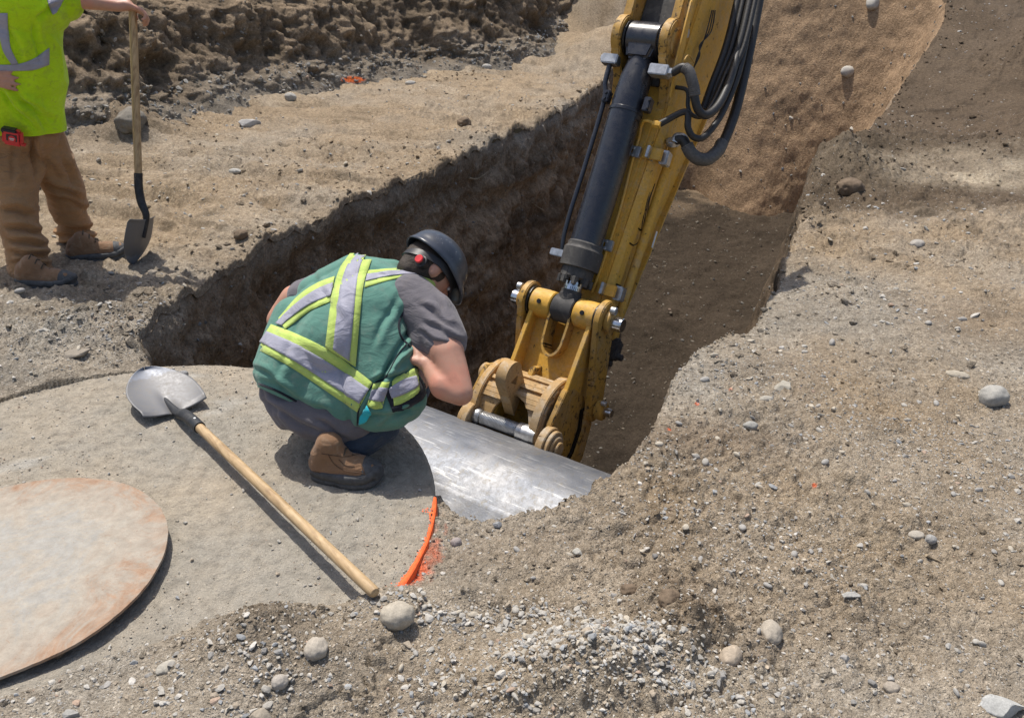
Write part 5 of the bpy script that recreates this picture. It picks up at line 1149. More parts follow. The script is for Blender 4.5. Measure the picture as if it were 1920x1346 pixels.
def blob(name, parts, voxel, mat, parent=None, sm=6, folds=None, cut=None, sub=0):
    bm = hull_caps(parts); me = bpy.data.meshes.new('src'); bm.to_mesh(me); bm.free()
    o = bpy.data.objects.new('src', me); C.objects.link(o)
    md = o.modifiers.new('r', 'REMESH'); md.mode = 'VOXEL'; md.voxel_size = voxel
    if sm: ms = o.modifiers.new('s', 'SMOOTH'); ms.factor = .5; ms.iterations = sm
    if sub: o.modifiers.new('u', 'SUBSURF').levels = sub
    dg = bpy.context.evaluated_depsgraph_get(); ev = o.evaluated_get(dg); m2 = bpy.data.meshes.new_from_object(ev)
    bpy.data.objects.remove(o); bpy.data.meshes.remove(me)
    n = len(m2.vertices); V = np.empty(n * 3, np.float32); m2.vertices.foreach_get('co', V); V = V.reshape(-1, 3).astype(float)
    Nn = np.empty(n * 3, np.float32); m2.vertices.foreach_get('normal', Nn); Nn = Nn.reshape(-1, 3)
    if folds is not None:
        V = V + Nn * folds(V, Nn)[:, None]; m2.vertices.foreach_set('co', V.astype(np.float32).ravel())
    if cut:
        b = bmesh.new(); b.from_mesh(m2)
        for (pc, pn) in cut:
            bmesh.ops.bisect_plane(b, geom=b.verts[:] + b.edges[:] + b.faces[:], plane_co=pc, plane_no=pn, clear_outer=True)
        b.to_mesh(m2); b.free()
    m2.update()
    for p in m2.polygons: p.use_smooth = True
    m2.name = name; m2.materials.clear(); m2.materials.append(mat)
    ob = bpy.data.objects.new(name, m2); C.objects.link(ob)
    if parent: ob.parent = parent; ob.matrix_parent_inverse = world_of(parent).inverted()
    return ob
def bvh_of(objs):
    V = []; Fc = []
    for o in objs:
        b = len(V); V += [v.co[:] for v in o.data.vertices]; Fc += [[b + i for i in p.vertices] for p in o.data.polygons]
    return BVHTree.FromPolygons(V, Fc)
def cast(bv, px, py, off, fallback=None):
    d = ray(px, py).normalized(); h = bv.ray_cast(EYE, d)
    if h[0] is None: return None
    n = h[1]; n = n if n.dot(d) < 0 else -n
    return h[0] + (n * .5 - d * .5).normalized() * off
def lerp_poly(P, t):
    P = [Vector(p) for p in P]; L = [0]
    for a, b in zip(P, P[1:]): L.append(L[-1] + (b - a).length)
    s = t * L[-1]
    for i in range(len(P) - 1):
        if s <= L[i + 1] or i == len(P) - 2: return P[i].lerp(P[i + 1], (s - L[i]) / max(1e-6, L[i + 1] - L[i]))
def strip_on(name, bv, A, B, mat, parent, off=.003, n=40, m=6, thick=.0015, smooth_pts=True, jit=0.0):
    """cloth strip lying on a surface, between two outlines seen in the photograph"""
    if smooth_pts:
        A = [(v.x, v.y) for v in spline([Vector((*a, 0)) for a in A], 6)]; B = [(v.x, v.y) for v in spline([Vector((*a, 0)) for a in B], 6)]
    bm = bmesh.new(); G = []
    for i in range(n + 1):
        a = lerp_poly(A, i / n); b = lerp_poly(B, i / n); row = []
        for j in range(m + 1):
            p = a.lerp(b, j / m); h = cast(bv, p.x, p.y, off); row.append(h)
        G.append(row)
    VV = [[bm.verts.new(h) if h is not None else None for h in r] for r in G]
    for i in range(n):
        for j in range(m):
            q = [VV[i][j], VV[i + 1][j], VV[i + 1][j + 1], VV[i][j + 1]]
            if all(q):
                dz = [(x.co - EYE).dot(_fwd) for x in q]
                if max(dz) - min(dz) < .05: bm.faces.new(q)
    bmesh.ops.delete(bm, geom=[v for v in bm.verts if not v.link_faces], context='VERTS')
    if thick: bmesh.ops.solidify(bm, geom=bm.faces[:], thickness=-thick)
    return link_bm(name, bm, mat, parent)
def tube_on(name, bv, P, r, mat, parent, off=.0, sub=6):
    pts = spline([Vector((*a, 0)) for a in P], sub); q = [cast(bv, p.x, p.y, off) for p in pts]; q = [x for x in q if x is not None]
    pb = PB(); pb.tube(q, r, 8, 1); me = bpy.data.meshes.new(name); pb.bm.to_mesh(me); pb.bm.free(); me.materials.append(mat); me.shade_smooth()
    o = bpy.data.objects.new(name, me); C.objects.link(o)
    if parent: o.parent = parent; o.matrix_parent_inverse = world_of(parent).inverted()
    return o

def m_cloth(name, col, dirt=(.2, .16, .11), dirt_amt=.35, weave=900, bs=.5, fold=.6, rough=.9, sheen=.15, d0=.52):
    mt, nt, b = nodes(name); co = tco(nt)
    n1 = noise(nt, co, 5, 5, .6, .6); n2 = noise(nt, co, 24, 6, .7, .5); n3 = noise(nt, co, weave, 2, .5)
    mp = N(nt, 'ShaderNodeMapping'); mp.inputs['Scale'].default_value = (7, 7, 16); mp.inputs['Rotation'].default_value = (.5, .4, .2); nt.links.new(co, mp.inputs[0])
    n4 = noise(nt, mp.outputs[0], 1.6, 4, .55, 1.6)
    c = mix(nt, 1.0, col, ramp(nt, n1, [(.3, gray(.85)), (.7, gray(1.13))]), 'MULTIPLY')
    c = mix(nt, ramp(nt, n2, [(d0, gray(0)), (d0 + .2, gray(dirt_amt))]), c, dirt)
    c = mix(nt, 1.0, c, ramp(nt, n3, [(.3, gray(.9)), (.7, gray(1.08))]), 'MULTIPLY')
    nt.links.new(c, b.inputs['Base Color']); b.inputs['Roughness'].default_value = rough; b.inputs['Specular IOR Level'].default_value = .15
    b.inputs['Sheen Weight'].default_value = sheen
    b1 = bump(nt, n4, fold, .02); b2 = bump(nt, n1, fold * .6, .015, b1); nt.links.new(bump(nt, n3, .25, .0006, b2), b.inputs['Normal']); return mt
M_VEST = m_cloth('green_vest_cloth', (.105, .235, .19), (.20, .27, .22), .6, fold=.25)
M_LIME = m_cloth('lime_trim', (.47, .60, .15), (.36, .42, .20), .6, fold=.3)
M_SILVER = m_cloth('silver_tape', (.33, .33, .40), (.25, .24, .25), .5, fold=.4, rough=.5)
M_GSHIRT = m_cloth('grey_tshirt', (.145, .135, .148), (.20, .175, .16), .4, fold=.35)
M_JEANS = m_cloth('dark_jeans', (.045, .06, .085), (.12, .11, .10), .4, fold=.8)
M_HIVIS = m_cloth('yellow_hi_vis_cloth', (.50, .76, .015), (.26, .33, .06), .55, fold=.6, d0=.52)
M_DUCK = m_cloth('brown_work_trousers', (.36, .205, .098), (.24, .16, .09), .5, fold=.8)
M_TRIM = m_cloth('black_trim', (.02, .022, .03), (.05, .05, .05), .3, fold=.2)
M_CYAN = m_cloth('cyan_tag', (.03, .42, .50), (.05, .3, .35), .2, fold=.1)
M_BOOT = m_cloth('boot_leather', (.235, .135, .075), (.34, .26, .18), .6, fold=.4, rough=.7)
M_SOLE = m_simple('boot_rubber', (.065, .066, .068), .7, 0, 50, .45, .6, .004)
M_LACE = m_simple('boot_lace', (.06, .045, .03), .8, 0, 90, .3, .4)
def m_skin():
    mt, nt, b = nodes('sunburnt_skin'); co = tco(nt); n1 = noise(nt, co, 9, 4, .6); n2 = noise(nt, co, 160, 4, .6)
    nt.links.new(ramp(nt, n1, [(.3, (.40, .20, .14)), (.5, (.50, .27, .19)), (.68, (.56, .25, .17)), (.8, (.44, .19, .13))]), b.inputs['Base Color'])
    b.inputs['Roughness'].default_value = .5; b.inputs['Subsurface Weight'].default_value = .08; b.inputs['Subsurface Radius'].default_value = (.01, .004, .002)
    nt.links.new(bump(nt, n2, .25, .001), b.inputs['Normal']); return mt
M_SKIN = m_skin()
def m_helmet():
    mt, nt, b = nodes('scuffed_dark_helmet'); co = tco(nt); n1 = noise(nt, co, 14, 5, .65); n2 = noise(nt, co, 55, 6, .75, 1.2)
    c = mix(nt, ramp(nt, n1, [(.3, gray(0)), (.7, gray(1))]), (.022, .028, .042), (.05, .058, .075))
    c = mix(nt, ramp(nt, n2, [(.62, gray(0)), (.66, gray(.8))]), c, (.30, .30, .31))
    nt.links.new(c, b.inputs['Base Color']); b.inputs['Roughness'].default_value = .30; nt.links.new(bump(nt, n2, .2, .001), b.inputs['Normal']); return mt
M_HELMET = m_helmet()
M_HAIR = m_simple('brown_hair', (.035, .022, .014), .6, 0, 220, .6, .9, .004)
M_RED = m_simple('red_plastic', (.62, .03, .035), .35, 0, 40, .15, .05)
M_BLKPL = m_simple('black_plastic', (.02, .02, .022), .45, 0, 40, .3, .1)
M_EYE = m_simple('eye_white', (.6, .58, .55), .3, 0, 40, .05, .0)

def boot(name, heel, toe, up, parent, length=None, wid=.05, sole_h=.03, shaft=.11, flip=1, mat=None):
    """ankle boot from the heel point to the toe point (on the ground)"""
    heel, toe = Vector(heel), Vector(toe); ax = (toe - heel); L = ax.length; ax.normalize(); sd_ = ax.cross(Vector((0, 0, 1))).normalized(); up = Vector((0, 0, 1))
    P = lambda a, s_, z: heel + ax * (a * L) + sd_ * s_ + up * z
    root = empty(name, heel); root.parent = parent; root.matrix_parent_inverse = world_of(parent).inverted()
    caps = [('c', P(.13, 0, .060), wid * .78, P(.30, 0, .058), wid * .80), ('c', P(.30, 0, .058), wid * .82, P(.70, .0, .048), wid * .92), ('c', P(.70, 0, .048), wid * .92, P(.86, 0, .046), wid * .78),
            ('c', P(.17, 0, .09), wid * .80, P(.26, 0, .10 + shaft * .4), wid * .80), ('c', P(.26, 0, .10 + shaft * .4), wid * .82, P(.27, 0, .07 + shaft), wid * .86), ('c', P(.45, 0, .075), wid * .72, P(.28, 0, .12), wid * .80)]
    up_ = blob('upper', caps, .006, mat or M_BOOT, root, 8, lambda V, n_: .0022 * fbm(V[:, 0], V[:, 1], V[:, 2], s=22, o=3, seed=5) + .0015 * np.clip(fbm(V[:, 0], V[:, 1], V[:, 2], s=60, o=2, seed=6), 0, 1))
    # outsole: outline swept up, with welt and heel block
    ol = []
    for k in range(44):
        a = 2 * math.pi * k / 44; u = math.cos(a); w_ = math.sin(a)
        aa = .5 + .53 * (abs(u) ** .82) * (1 if u > 0 else -1); ww = wid * (1.02 + .10 * math.sin((aa - .15) * 3.3)) * (abs(w_) ** .72) * (1 if w_ > 0 else -1) * (.90 if aa < .45 else 1.0)
        ol.append((aa, ww))
    bm = bmesh.new(); rings = []
    for (z, k) in ((.0, .97), (.004, 1.0), (.018, 1.0), (.019, .975), (.021, .975), (.022, 1.015), (.037, 1.015), (.043, .985), (.048, .93)):
        rings.append([bm.verts.new(P(.5 + (a - .5) * k, s_ * k, z + (.012 * max(0, (a - .85) / .18)) + (.004 if .30 < a < .45 and z < .01 else 0) + (.012 * max(0, (a - .80) / .2) if z > .02 else 0))) for a, s_ in ol])
    for a, b in zip(rings, rings[1:]):
        for k in range(44): bm.faces.new((a[k], a[(k + 1) % 44], b[(k + 1) % 44], b[k]))
    bm.faces.new(rings[0][::-1]); bm.faces.new(rings[-1]); bmesh.ops.recalc_face_normals(bm, faces=bm.faces)
    link_bm('sole', bm, M_SOLE, root)
    # rubber toe cap and laces
    cp_ = blob('toe_cap', [('c', P(.80, 0, .047), wid * .87, P(.885, 0, .043), wid * .78)], .006, M_SOLE, root, 4, None, [(P(.79, 0, 0), -ax)])
    for k in range(4):
        t = k / 3; a0 = .60 - .27 * t; z0 = .088 + .070 * t
        pb = PB(); pb.tube([P(a0, -.024, z0 - .006), P(a0 + .01, 0, z0 + .009), P(a0, .024, z0 - .006)], .003, 8, 6); me = bpy.data.meshes.new('lace'); pb.bm.to_mesh(me); pb.bm.free(); me.materials.append(M_LACE); me.shade_smooth()
        lo = bpy.data.objects.new('lace', me); C.objects.link(lo); lo.parent = root; lo.matrix_parent_inverse = world_of(root).inverted()
    return root

def hand(palm, wrist, fdir, pdir, r=1.0, curl=.6, spread=.12, thumb_side=1, n=4):
    """parts of a hand: palm centre, wrist point, direction of the fingers, direction the palm faces; fingers bend towards pdir"""
    fdir = Vector(fdir).normalized(); pdir = Vector(pdir); pdir = (pdir - fdir * pdir.dot(fdir)).normalized(); sd_ = fdir.cross(pdir).normalized() * thumb_side
    parts = [('c', Vector(wrist), .026 * r, Vector(palm) - fdir * .03, .026 * r)]
    for k in (-1, -.33, .33, 1): parts.append(('c', Vector(palm) - fdir * .032 + sd_ * .016 * k * r, .0145 * r, Vector(palm) + fdir * .035 + sd_ * .028 * k * r, .0115 * r))
    lens = [.066, .078, .072, .056]
    for i, k in enumerate((1, .33, -.33, -1)):
        p = Vector(palm) + fdir * .040 + sd_ * .028 * k * r; d = (fdir + sd_ * spread * k).normalized(); L = lens[i] * r
        for seg, fr in enumerate((.45, .32, .23)):
            a = curl * (seg + .6) * (1 + .12 * i)
            dd = (d * math.cos(a) + pdir * math.sin(a)).normalized(); q = p + dd * L * fr
            parts.append(('c', p, (.0105 - .0012 * seg) * r, q, (.0095 - .0012 * seg) * r)); p = q
    t0 = Vector(palm) - fdir * .020 + sd_ * .026 * r; t1 = t0 + (sd_ * .75 + fdir * .55 + pdir * .35).normalized() * .034 * r; t2 = t1 + (fdir * .8 + pdir * .6 + sd_ * .1).normalized() * .030 * r
    parts += [('c', t0, .0155 * r, t1, .012 * r), ('c', t1, .012 * r, t2, .0095 * r)]
    return parts

def head_parts(c, upv, face, r=1.0):
    """skull, jaw, nose, ears; c = centre, upv = crown direction, face = gaze direction"""
    upv = Vector(upv).normalized(); face = Vector(face); face = (face - upv * face.dot(upv)).normalized(); sd_ = upv.cross(face)
    M = Matrix((sd_, face, upv)).transposed()
    q = lambda s_, f_, u_: c + sd_ * s_ * r + face * f_ * r + upv * u_ * r
    P = [('e', q(0, -.005, .02), (.076 * r, .096 * r, .105 * r), M), ('e', q(0, .03, -.045), (.056 * r, .060 * r, .065 * r), M), ('c', q(0, .055, -.085), .022 * r, q(0, .03, -.07), .035 * r),
         ('c', q(0, .092, .012), .008 * r, q(0, .112, -.022), .013 * r), ('c', q(-.022, .088, -.055), .008 * r, q(.022, .088, -.055), .008 * r), ('c', q(-.03, .085, .032), .009 * r, q(.03, .085, .032), .009 * r)]
    for s_ in (-1, 1): P += [('e', q(.078 * s_, -.008, -.002), (.010 * r, .020 * r, .031 * r), M)]
    return P, q, M

def creases(V, L):
    """cloth creases along lines seen in the photograph: a valley with a ridge beside it"""
    v = V - np.array(EYE[:]); d = v @ np.array(_fwd[:]); px = 960 + F * (v @ np.array(CR[:])) / d; py = 673 - F * (v @ np.array(CU[:])) / d
    out = np.zeros(len(V))
    for (x0, y0, x1, y1, A, w) in L:
        ax, ay = x1 - x0, y1 - y0; l2 = ax * ax + ay * ay; t = ((px - x0) * ax + (py - y0) * ay) / l2
        wob = 2.0 * np.sin(t * 7 + x0); s_ = ((px - x0) * ay - (py - y0) * ax) / math.sqrt(l2) + wob
        fall = sstep(-.25, .15, t) * sstep(1.25, .8, t)
        out += 1.35 * A * fall * (-np.exp(-(s_ / w) ** 2) + .75 * np.exp(-((s_ - 1.9 * w) / (1.3 * w)) ** 2))
    return out
# ------------------------------------------------------------------ squatting worker
def squatter():
    D = lambda px, py, d: atd(px, py, d); m_ = lambda r, d=2.85: r * d / F
    base = atz(650, 905, 0)
    R = empty('person', base); tag(R, 'person squatting on the slab with back turned, in green reflective vest and dark hard hat', 'person')
    hd_c = D(802, 510, 2.96); Uh = (CR * .58 + CU * .64 + _fwd * .34).normalized(); Fh = (CR * .55 - CU * .75 + _fwd * .35)
    hp, hq, hM = head_parts(hd_c, Uh, Fh)
    elbow, wristR = D(862, 733, 2.72), D(808, 690, 2.77)
    skel = hp + [('c', hd_c - Uh * .05, .055, D(742, 535, 2.93), .060),
        ('c', D(742, 545, 2.96), m_(40), D(625, 700, 2.92), m_(50)), ('c', D(640, 560, 2.95), m_(34), D(800, 590, 2.86), m_(34)), ('c', D(610, 715, 2.92), m_(45), D(660, 735, 2.90), m_(42)),
        # right arm
        ('c', D(806, 592, 2.85), m_(33), D(838, 660, 2.76), m_(32)), ('c', D(838, 660, 2.76), m_(31), elbow, m_(24)), ('c', elbow + (elbow - D(838, 660, 2.76)).normalized() * .008, m_(23), D(832, 722, 2.735), m_(27)), ('c', D(832, 722, 2.735), m_(27), wristR, m_(17)),
        # left arm
        ('c', D(600, 545, 3.0), m_(30), D(552, 560, 3.05), m_(28)), ('c', D(552, 560, 3.05), m_(28), D(522, 600, 3.08), m_(24)), ('c', D(522, 600, 3.08), m_(24), D(575, 650, 3.12), m_(20)), ('c', D(575, 650, 3.12), m_(20), D(700, 690, 3.10), m_(16)),
        # legs folded under the trunk
        ('c', D(640, 740, 2.92), m_(38), D(765, 712, 2.95), m_(32)), ('c', D(770, 715, 2.92), m_(36), D(665, 830, 2.86), m_(22)), ('c', D(590, 700, 3.0), m_(38), D(700, 690, 3.12), m_(34)), ('c', D(700, 690, 3.12), m_(34), D(640, 800, 3.08), m_(22))]
    skel += hand(D(797, 668, 2.79), wristR, D(792, 640, 2.82) - D(806, 690, 2.77), _fwd - CR * .5, 1.05, .75, .1, 1)
    blob('body', skel, .0065, M_SKIN, R, 5, lambda V, n: .0012 * fbm(V[:, 0], V[:, 1], V[:, 2], s=25, o=2, seed=8))
    # eyes, mouth sit on the hidden side of the face
    for s_ in (-1, 1):
        b = PB(); b.lathe(hq(.028 * s_, .080, .012), hq(.028 * s_, .096, .012), [(0, .004), (.004, .010), (.010, .010), (.014, .005)], 14); e = b.build('eye', M_EYE); e.parent = R; e.matrix_parent_inverse = world_of(R).inverted()
    # shirt: sleeves and the tail below the vest
    fold = lambda a, s1: (lambda V, n: a * fbm(V[:, 0], V[:, 1], V[:, 2], s=s1, o=3, g=.55, seed=18) + a * .6 * fbm(V[:, 0] * 1.0, V[:, 1], V[:, 2] * 2.2, s=s1 * 1.7, o=2, seed=19))
    shirt = [('c', D(535, 728, 2.88), m_(44), D(560, 762, 2.86), m_(50)), ('c', D(560, 762, 2.86), m_(52), D(625, 782, 2.84), m_(56)), ('c', D(625, 782, 2.84), m_(56), D(668, 785, 2.84), m_(42)), ('c', D(610, 690, 2.93), m_(60), D(720, 570, 2.96), m_(46)),
             ('c', D(520, 735, 2.90), m_(36), D(545, 775, 2.87), m_(36)),
             ('c', D(770, 560, 2.88), m_(48), D(812, 600, 2.84), m_(50)), ('c', D(812, 600, 2.84), m_(49), D(834, 638, 2.79), m_(43)), ('c', D(795, 575, 2.86), m_(42), D(800, 640, 2.83), m_(36)), ('c', D(610, 545, 3.0), m_(40), D(572, 556, 3.03), m_(36))]
    cutn = (D(845, 680, 2.74) - D(820, 600, 2.82)).normalized()
    blob('shirt', shirt, .006, M_GSHIRT, R, 5, lambda V, n: .5 * fold(.008, 7)(V, n) + creases(V, [(795,575,850,615,.008,5), (800,605,862,640,.007,5), (790,625,835,650,.006,4), (820,560,840,600,.006,5), (500,760,600,815,.008,6), (520,790,560,825,.006,5), (600,790,650,825,.007,5), (490,730,520,790,.006,5)]), None)
    # vest
    vest = [('c', D(560, 700, 2.87), m_(78), D(615, 600, 2.93), m_(76)), ('c', D(545, 712, 2.88), m_(62), D(640, 738, 2.84), m_(62)), ('c', D(640, 738, 2.84), m_(62), D(700, 745, 2.80), m_(56)), ('c', D(520, 695, 2.90), m_(44), D(560, 600, 2.96), m_(48)),
            ('c', D(610, 590, 2.95), m_(64), D(700, 545, 2.94), m_(64)), ('c', D(700, 545, 2.94), m_(62), D(765, 560, 2.90), m_(50)), ('c', D(640, 640, 2.86), m_(82), D(700, 590, 2.88), m_(80)), ('c', D(700, 620, 2.84), m_(66), D(720, 700, 2.81), m_(62)),
            ('c', D(590, 548, 2.98), m_(34), D(660, 512, 3.0), m_(34)), ('c', D(660, 512, 3.0), m_(34), D(735, 515, 2.98), m_(34)), ('c', D(720, 720, 2.80), m_(56), D(755, 745, 2.80), m_(44)), ('c', D(728, 752, 2.79), m_(46), D(752, 735, 2.80), m_(44)), ('c', D(698, 768, 2.79), m_(38), D(735, 765, 2.79), m_(36)),
            ('c', D(760, 545, 2.90), m_(36), D(800, 532, 2.93), m_(20))]
    def vf(V, n):
        a = fbm(V[:, 0], V[:, 1], V[:, 2], s=4, o=2, seed=28) * .014
        q = V @ np.array([.5, .3, .8]); w = V @ np.array([.8, -.4, -.2])
        # cloth pulled in diagonal folds from the armhole to the hem
        k = fbm(w * 3.2 + q * 1.2, q * .8, s=1.5, o=2, seed=29); return a * .6 + .005 * (1 - np.abs(k) * 3.0).clip(-1, 1) + creases(V, [(790,585,690,755,.011,5), (770,640,715,705,.008,4), (745,560,700,640,.006,6), (700,500,760,600,.005,7), (560,600,520,700,.006,8), (500,720,600,770,.006,6), (640,700,655,800,.007,6), (600,760,640,800,.006,5), (700,715,760,700,.008,4), (690,780,780,770,.008,5), (720,795,790,745,.006,5), (590,520,640,600,.005,6), (480,690,540,735,.006,5)])
    hl0, hl1 = D(462, 716, 2.8), D(672, 812, 2.8); hn = (hl1 - hl0).cross(hl0 - EYE).normalized(); hn = hn if hn.dot(CU) < 0 else -hn
    vst = blob('vest', vest, .0055, M_VEST, R, 6, vf, [(hl0, hn)])
    bv = bvh_of([vst]); z1 = lambda L: [(440 + x / 2.404, 400 + y / 2.404) for x, y in L]
    T = lambda nm, A, B, mt, off, n=44, m=6: strip_on(nm, bv, z1(A), z1(B), mt, vst, off, n, m)
    # lower band
    T('lime_band', [(165,500),(300,552),(450,632),(622,762)], [(93,608),(250,692),(400,792),(552,895)], M_LIME, .003); T('silver_band', [(146,532),(300,600),(450,688),(607,792)], [(116,580),(272,668),(415,762),(562,858)], M_SILVER, .0065)
    T('lime_strap', [(452,285),(370,318),(290,372),(198,475)], [(432,400),(340,442),(262,500),(228,525)], M_LIME, .003); T('silver_strap', [(444,314),(370,346),(290,400),(186,498)], [(436,374),(340,412),(255,472),(215,508)], M_SILVER, .0065)
    T('lime_strap', [(600,258),(700,250),(790,254),(905,312)], [(585,336),(700,302),(800,290),(906,332)], M_LIME, .003); T('silver_strap', [(597,276),(690,262),(780,262),(800,266)], [(590,308),(700,284),(780,276),(830,278)], M_SILVER, .0065)
    T('lime_back_stripe', [(520,186),(472,258),(438,380),(408,604)], [(634,180),(602,255),(575,370),(548,692)], M_LIME, .0045); T('silver_back_stripe', [(550,186),(500,258),(470,380),(443,612)], [(590,184),(562,262),(545,380),(516,665)], M_SILVER, .0062)
    T('lime_side_band', [(626,770),(662,762),(697,760)], [(594,868),(630,882),(666,880)], M_LIME, .0055, 16); T('silver_side_band', [(618,795),(655,786),(690,786)], [(602,838),(635,846),(672,848)], M_SILVER, .007, 16)
    T('pocket_flap', [(675,800),(760,745),(800,700),(838,690)], [(712,895),(770,880),(840,845),(868,795)], M_TRIM, .006, 24)
    T('lime_pocket_band', [(706,756),(760,722),(800,700),(820,700)], [(718,870),(760,856),(810,822),(832,800)], M_LIME, .0085, 20); T('silver_pocket_band', [(690,790),(760,748),(806,735),(818,740)], [(708,835),(770,812),(812,790),(826,775)], M_SILVER, .0105, 20)
    T('cloth_tag', [(562,915),(585,885),(600,868)], [(562,948),(592,938),(616,900)], M_CYAN, .010, 8)
    tube_on('hem_trim', bv, z1([(50,742),(110,768),(200,805),(300,860),(400,918),(500,960),(552,975)]), .0045, M_TRIM, vst)
    tube_on('armhole_trim', bv, z1([(900,332),(850,350),(800,400),(765,440),(742,485),(740,520),(752,560),(790,600)]), .004, M_TRIM, vst)
    tube_on('side_seam', bv, z1([(775,590),(735,640),(680,740),(640,760),(600,800),(560,880),(552,970)]), .003, M_TRIM, vst)
    tube_on('collar_trim', bv, z1([(640,180),(680,182),(735,205),(790,240),(850,275),(905,310)]), .0035, M_TRIM, vst)
    # jeans and boots
    je = [('c', D(640, 752, 2.93), m_(44), D(765, 722, 2.95), m_(40)), ('c', D(770, 722, 2.94), m_(42), D(690, 812, 2.88), m_(34)), ('c', D(720, 800, 2.86), m_(30), D(655, 838, 2.86), m_(33)), ('c', D(640, 800, 2.90), m_(30), D(655, 838, 2.87), m_(31)), ('c', D(560, 705, 3.0), m_(52), D(700, 695, 3.14), m_(44)), ('c', D(700, 700, 3.12), m_(38), D(640, 795, 3.08), m_(30)), ('c', D(610, 765, 2.92), m_(36), D(640, 795, 2.90), m_(32))]
    blob('jeans', je, .007, M_JEANS, R, 5, fold(.007, 9))
    boot('boot', atz(588, 893, 0), atz(712, 905, 0), None, R, wid=.053, shaft=.06)
    boot('boot', atz(640, 822, 0), atz(745, 812, 0), None, R, wid=.050, shaft=.06)
    ub = bvh_of([o for o in C.objects if o.name.startswith('upper')])
    M_ST = m_simple('boot_stitching', (.10, .055, .03), .8, 0, 90, .3, .3)
    b0 = [o for o in C.objects if o.name == 'boot'][0]
    for L in ([(352,1160),(400,1172),(450,1188),(500,1215),(560,1240)], [(420,1085),(450,1130),(500,1160),(560,1168),(600,1180)], [(392,1082),(440,1090),(500,1095),(560,1085)], [(470,1110),(500,1135),(540,1140)], [(570,1130),(585,1170),(600,1215)], [(355,1172),(402,1184),(452,1200),(500,1227)]):
        try: tube_on('boot_seam', ub, z1(L), .0016, M_ST, b0, .0005, 5)
        except Exception: pass
    # hair and hard hat
    sdh = Uh.cross((Fh - Uh * Fh.dot(Uh)).normalized()); fch = (Fh - Uh * Fh.dot(Uh)).normalized()
    blob('hair', [('e', hd_c - fch * .016 + Uh * .018, (.082, .092, .100), hM), ('c', hd_c - fch * .05 - Uh * .05, .045, hd_c - fch * .045 + Uh * .0, .06)], .006, M_HAIR, R, 3, lambda V, n: .003 * fbm(V[:, 0], V[:, 1], V[:, 2], s=40, o=3, seed=8))
    hr = empty('hard_hat', hd_c + Uh * .045); hr.parent = R; hr.matrix_parent_inverse = world_of(R).inverted()
    bm = bmesh.new(); rows = []
    hc = hd_c + Uh * .030
    def HP(th, ph, k=1.0):                                  # th around, ph from crown (0) to rim (1)
        a = ph * math.pi / 2; rad = math.sin(a) ** .92; hgt = math.cos(a) ** .9
        rx, ry = .104 * k, .126 * k
        rim = sstep(.88, 1.0, ph) * (.006 + .030 * max(0, math.cos(th)) ** 2)
        v = sdh * (math.sin(th) * (rx * rad + rim)) + fch * (math.cos(th) * (ry * rad + rim)) + Uh * (.112 * k * hgt - .022 * sstep(.9, 1, ph) * max(0, math.cos(th)))
        ridge = .006 * math.exp(-(math.sin(th) * rad / .10) ** 2) * (1 - ph ** 4)
        return hc + v + Uh * ridge
    for j in range(29):
        ph = j / 28; rows.append([bm.verts.new(HP(2 * math.pi * k / 72, max(ph, .002))) for k in range(72)])
    for a, b in zip(rows, rows[1:]):
        for k in range(72): bm.faces.new((a[k], a[(k + 1) % 72], b[(k + 1) % 72], b[k]))
    bm.faces.new(rows[0][::-1]); bmesh.ops.recalc_face_normals(bm, faces=bm.faces); bmesh.ops.solidify(bm, geom=bm.faces[:], thickness=.004)
    link_bm('shell', bm, M_HELMET, hr)
    pb = PB(); ring = [hc - Uh * (.010 + .030 * max(0, -math.cos(2 * math.pi * k / 48)) ** 1.5) + sdh * math.sin(2 * math.pi * k / 48) * .092 + fch * math.cos(2 * math.pi * k / 48) * .106 for k in range(49)]
    pb.sheet([p + Uh * .013 for p in ring], [p - Uh * .013 for p in ring], .004)
    def attach(pb, nm, mt, par):
        me = bpy.data.meshes.new(nm); pb.bm.to_mesh(me); pb.bm.free(); me.materials.append(mt); me.shade_smooth(); me.set_sharp_from_angle(angle=.6); o = bpy.data.objects.new(nm, me); C.objects.link(o); o.parent = par; o.matrix_parent_inverse = world_of(par).inverted(); return o
    attach(pb, 'headband', M_BLKPL, hr)
    kc = D(787, 487, 2.855); kb = hd_c; kd = (EYE - kc).normalized()
    kd = (kd * .6 - fch * .6).normalized()
    pb = PB(); pb.lathe(kc - kd * .035, kc + kd * .006, [(0, .020), (.026, .021), (.028, .017), (.038, .016), (.041, .013)], 28); attach(pb, 'ratchet_knob', M_BLKPL, hr)
    pb = PB(); pb.cyl(kc - kd * .002, kc + kd * .0105, .0148, 24, .002); attach(pb, 'knob_face', M_RED, hr)
    return R
squatter()

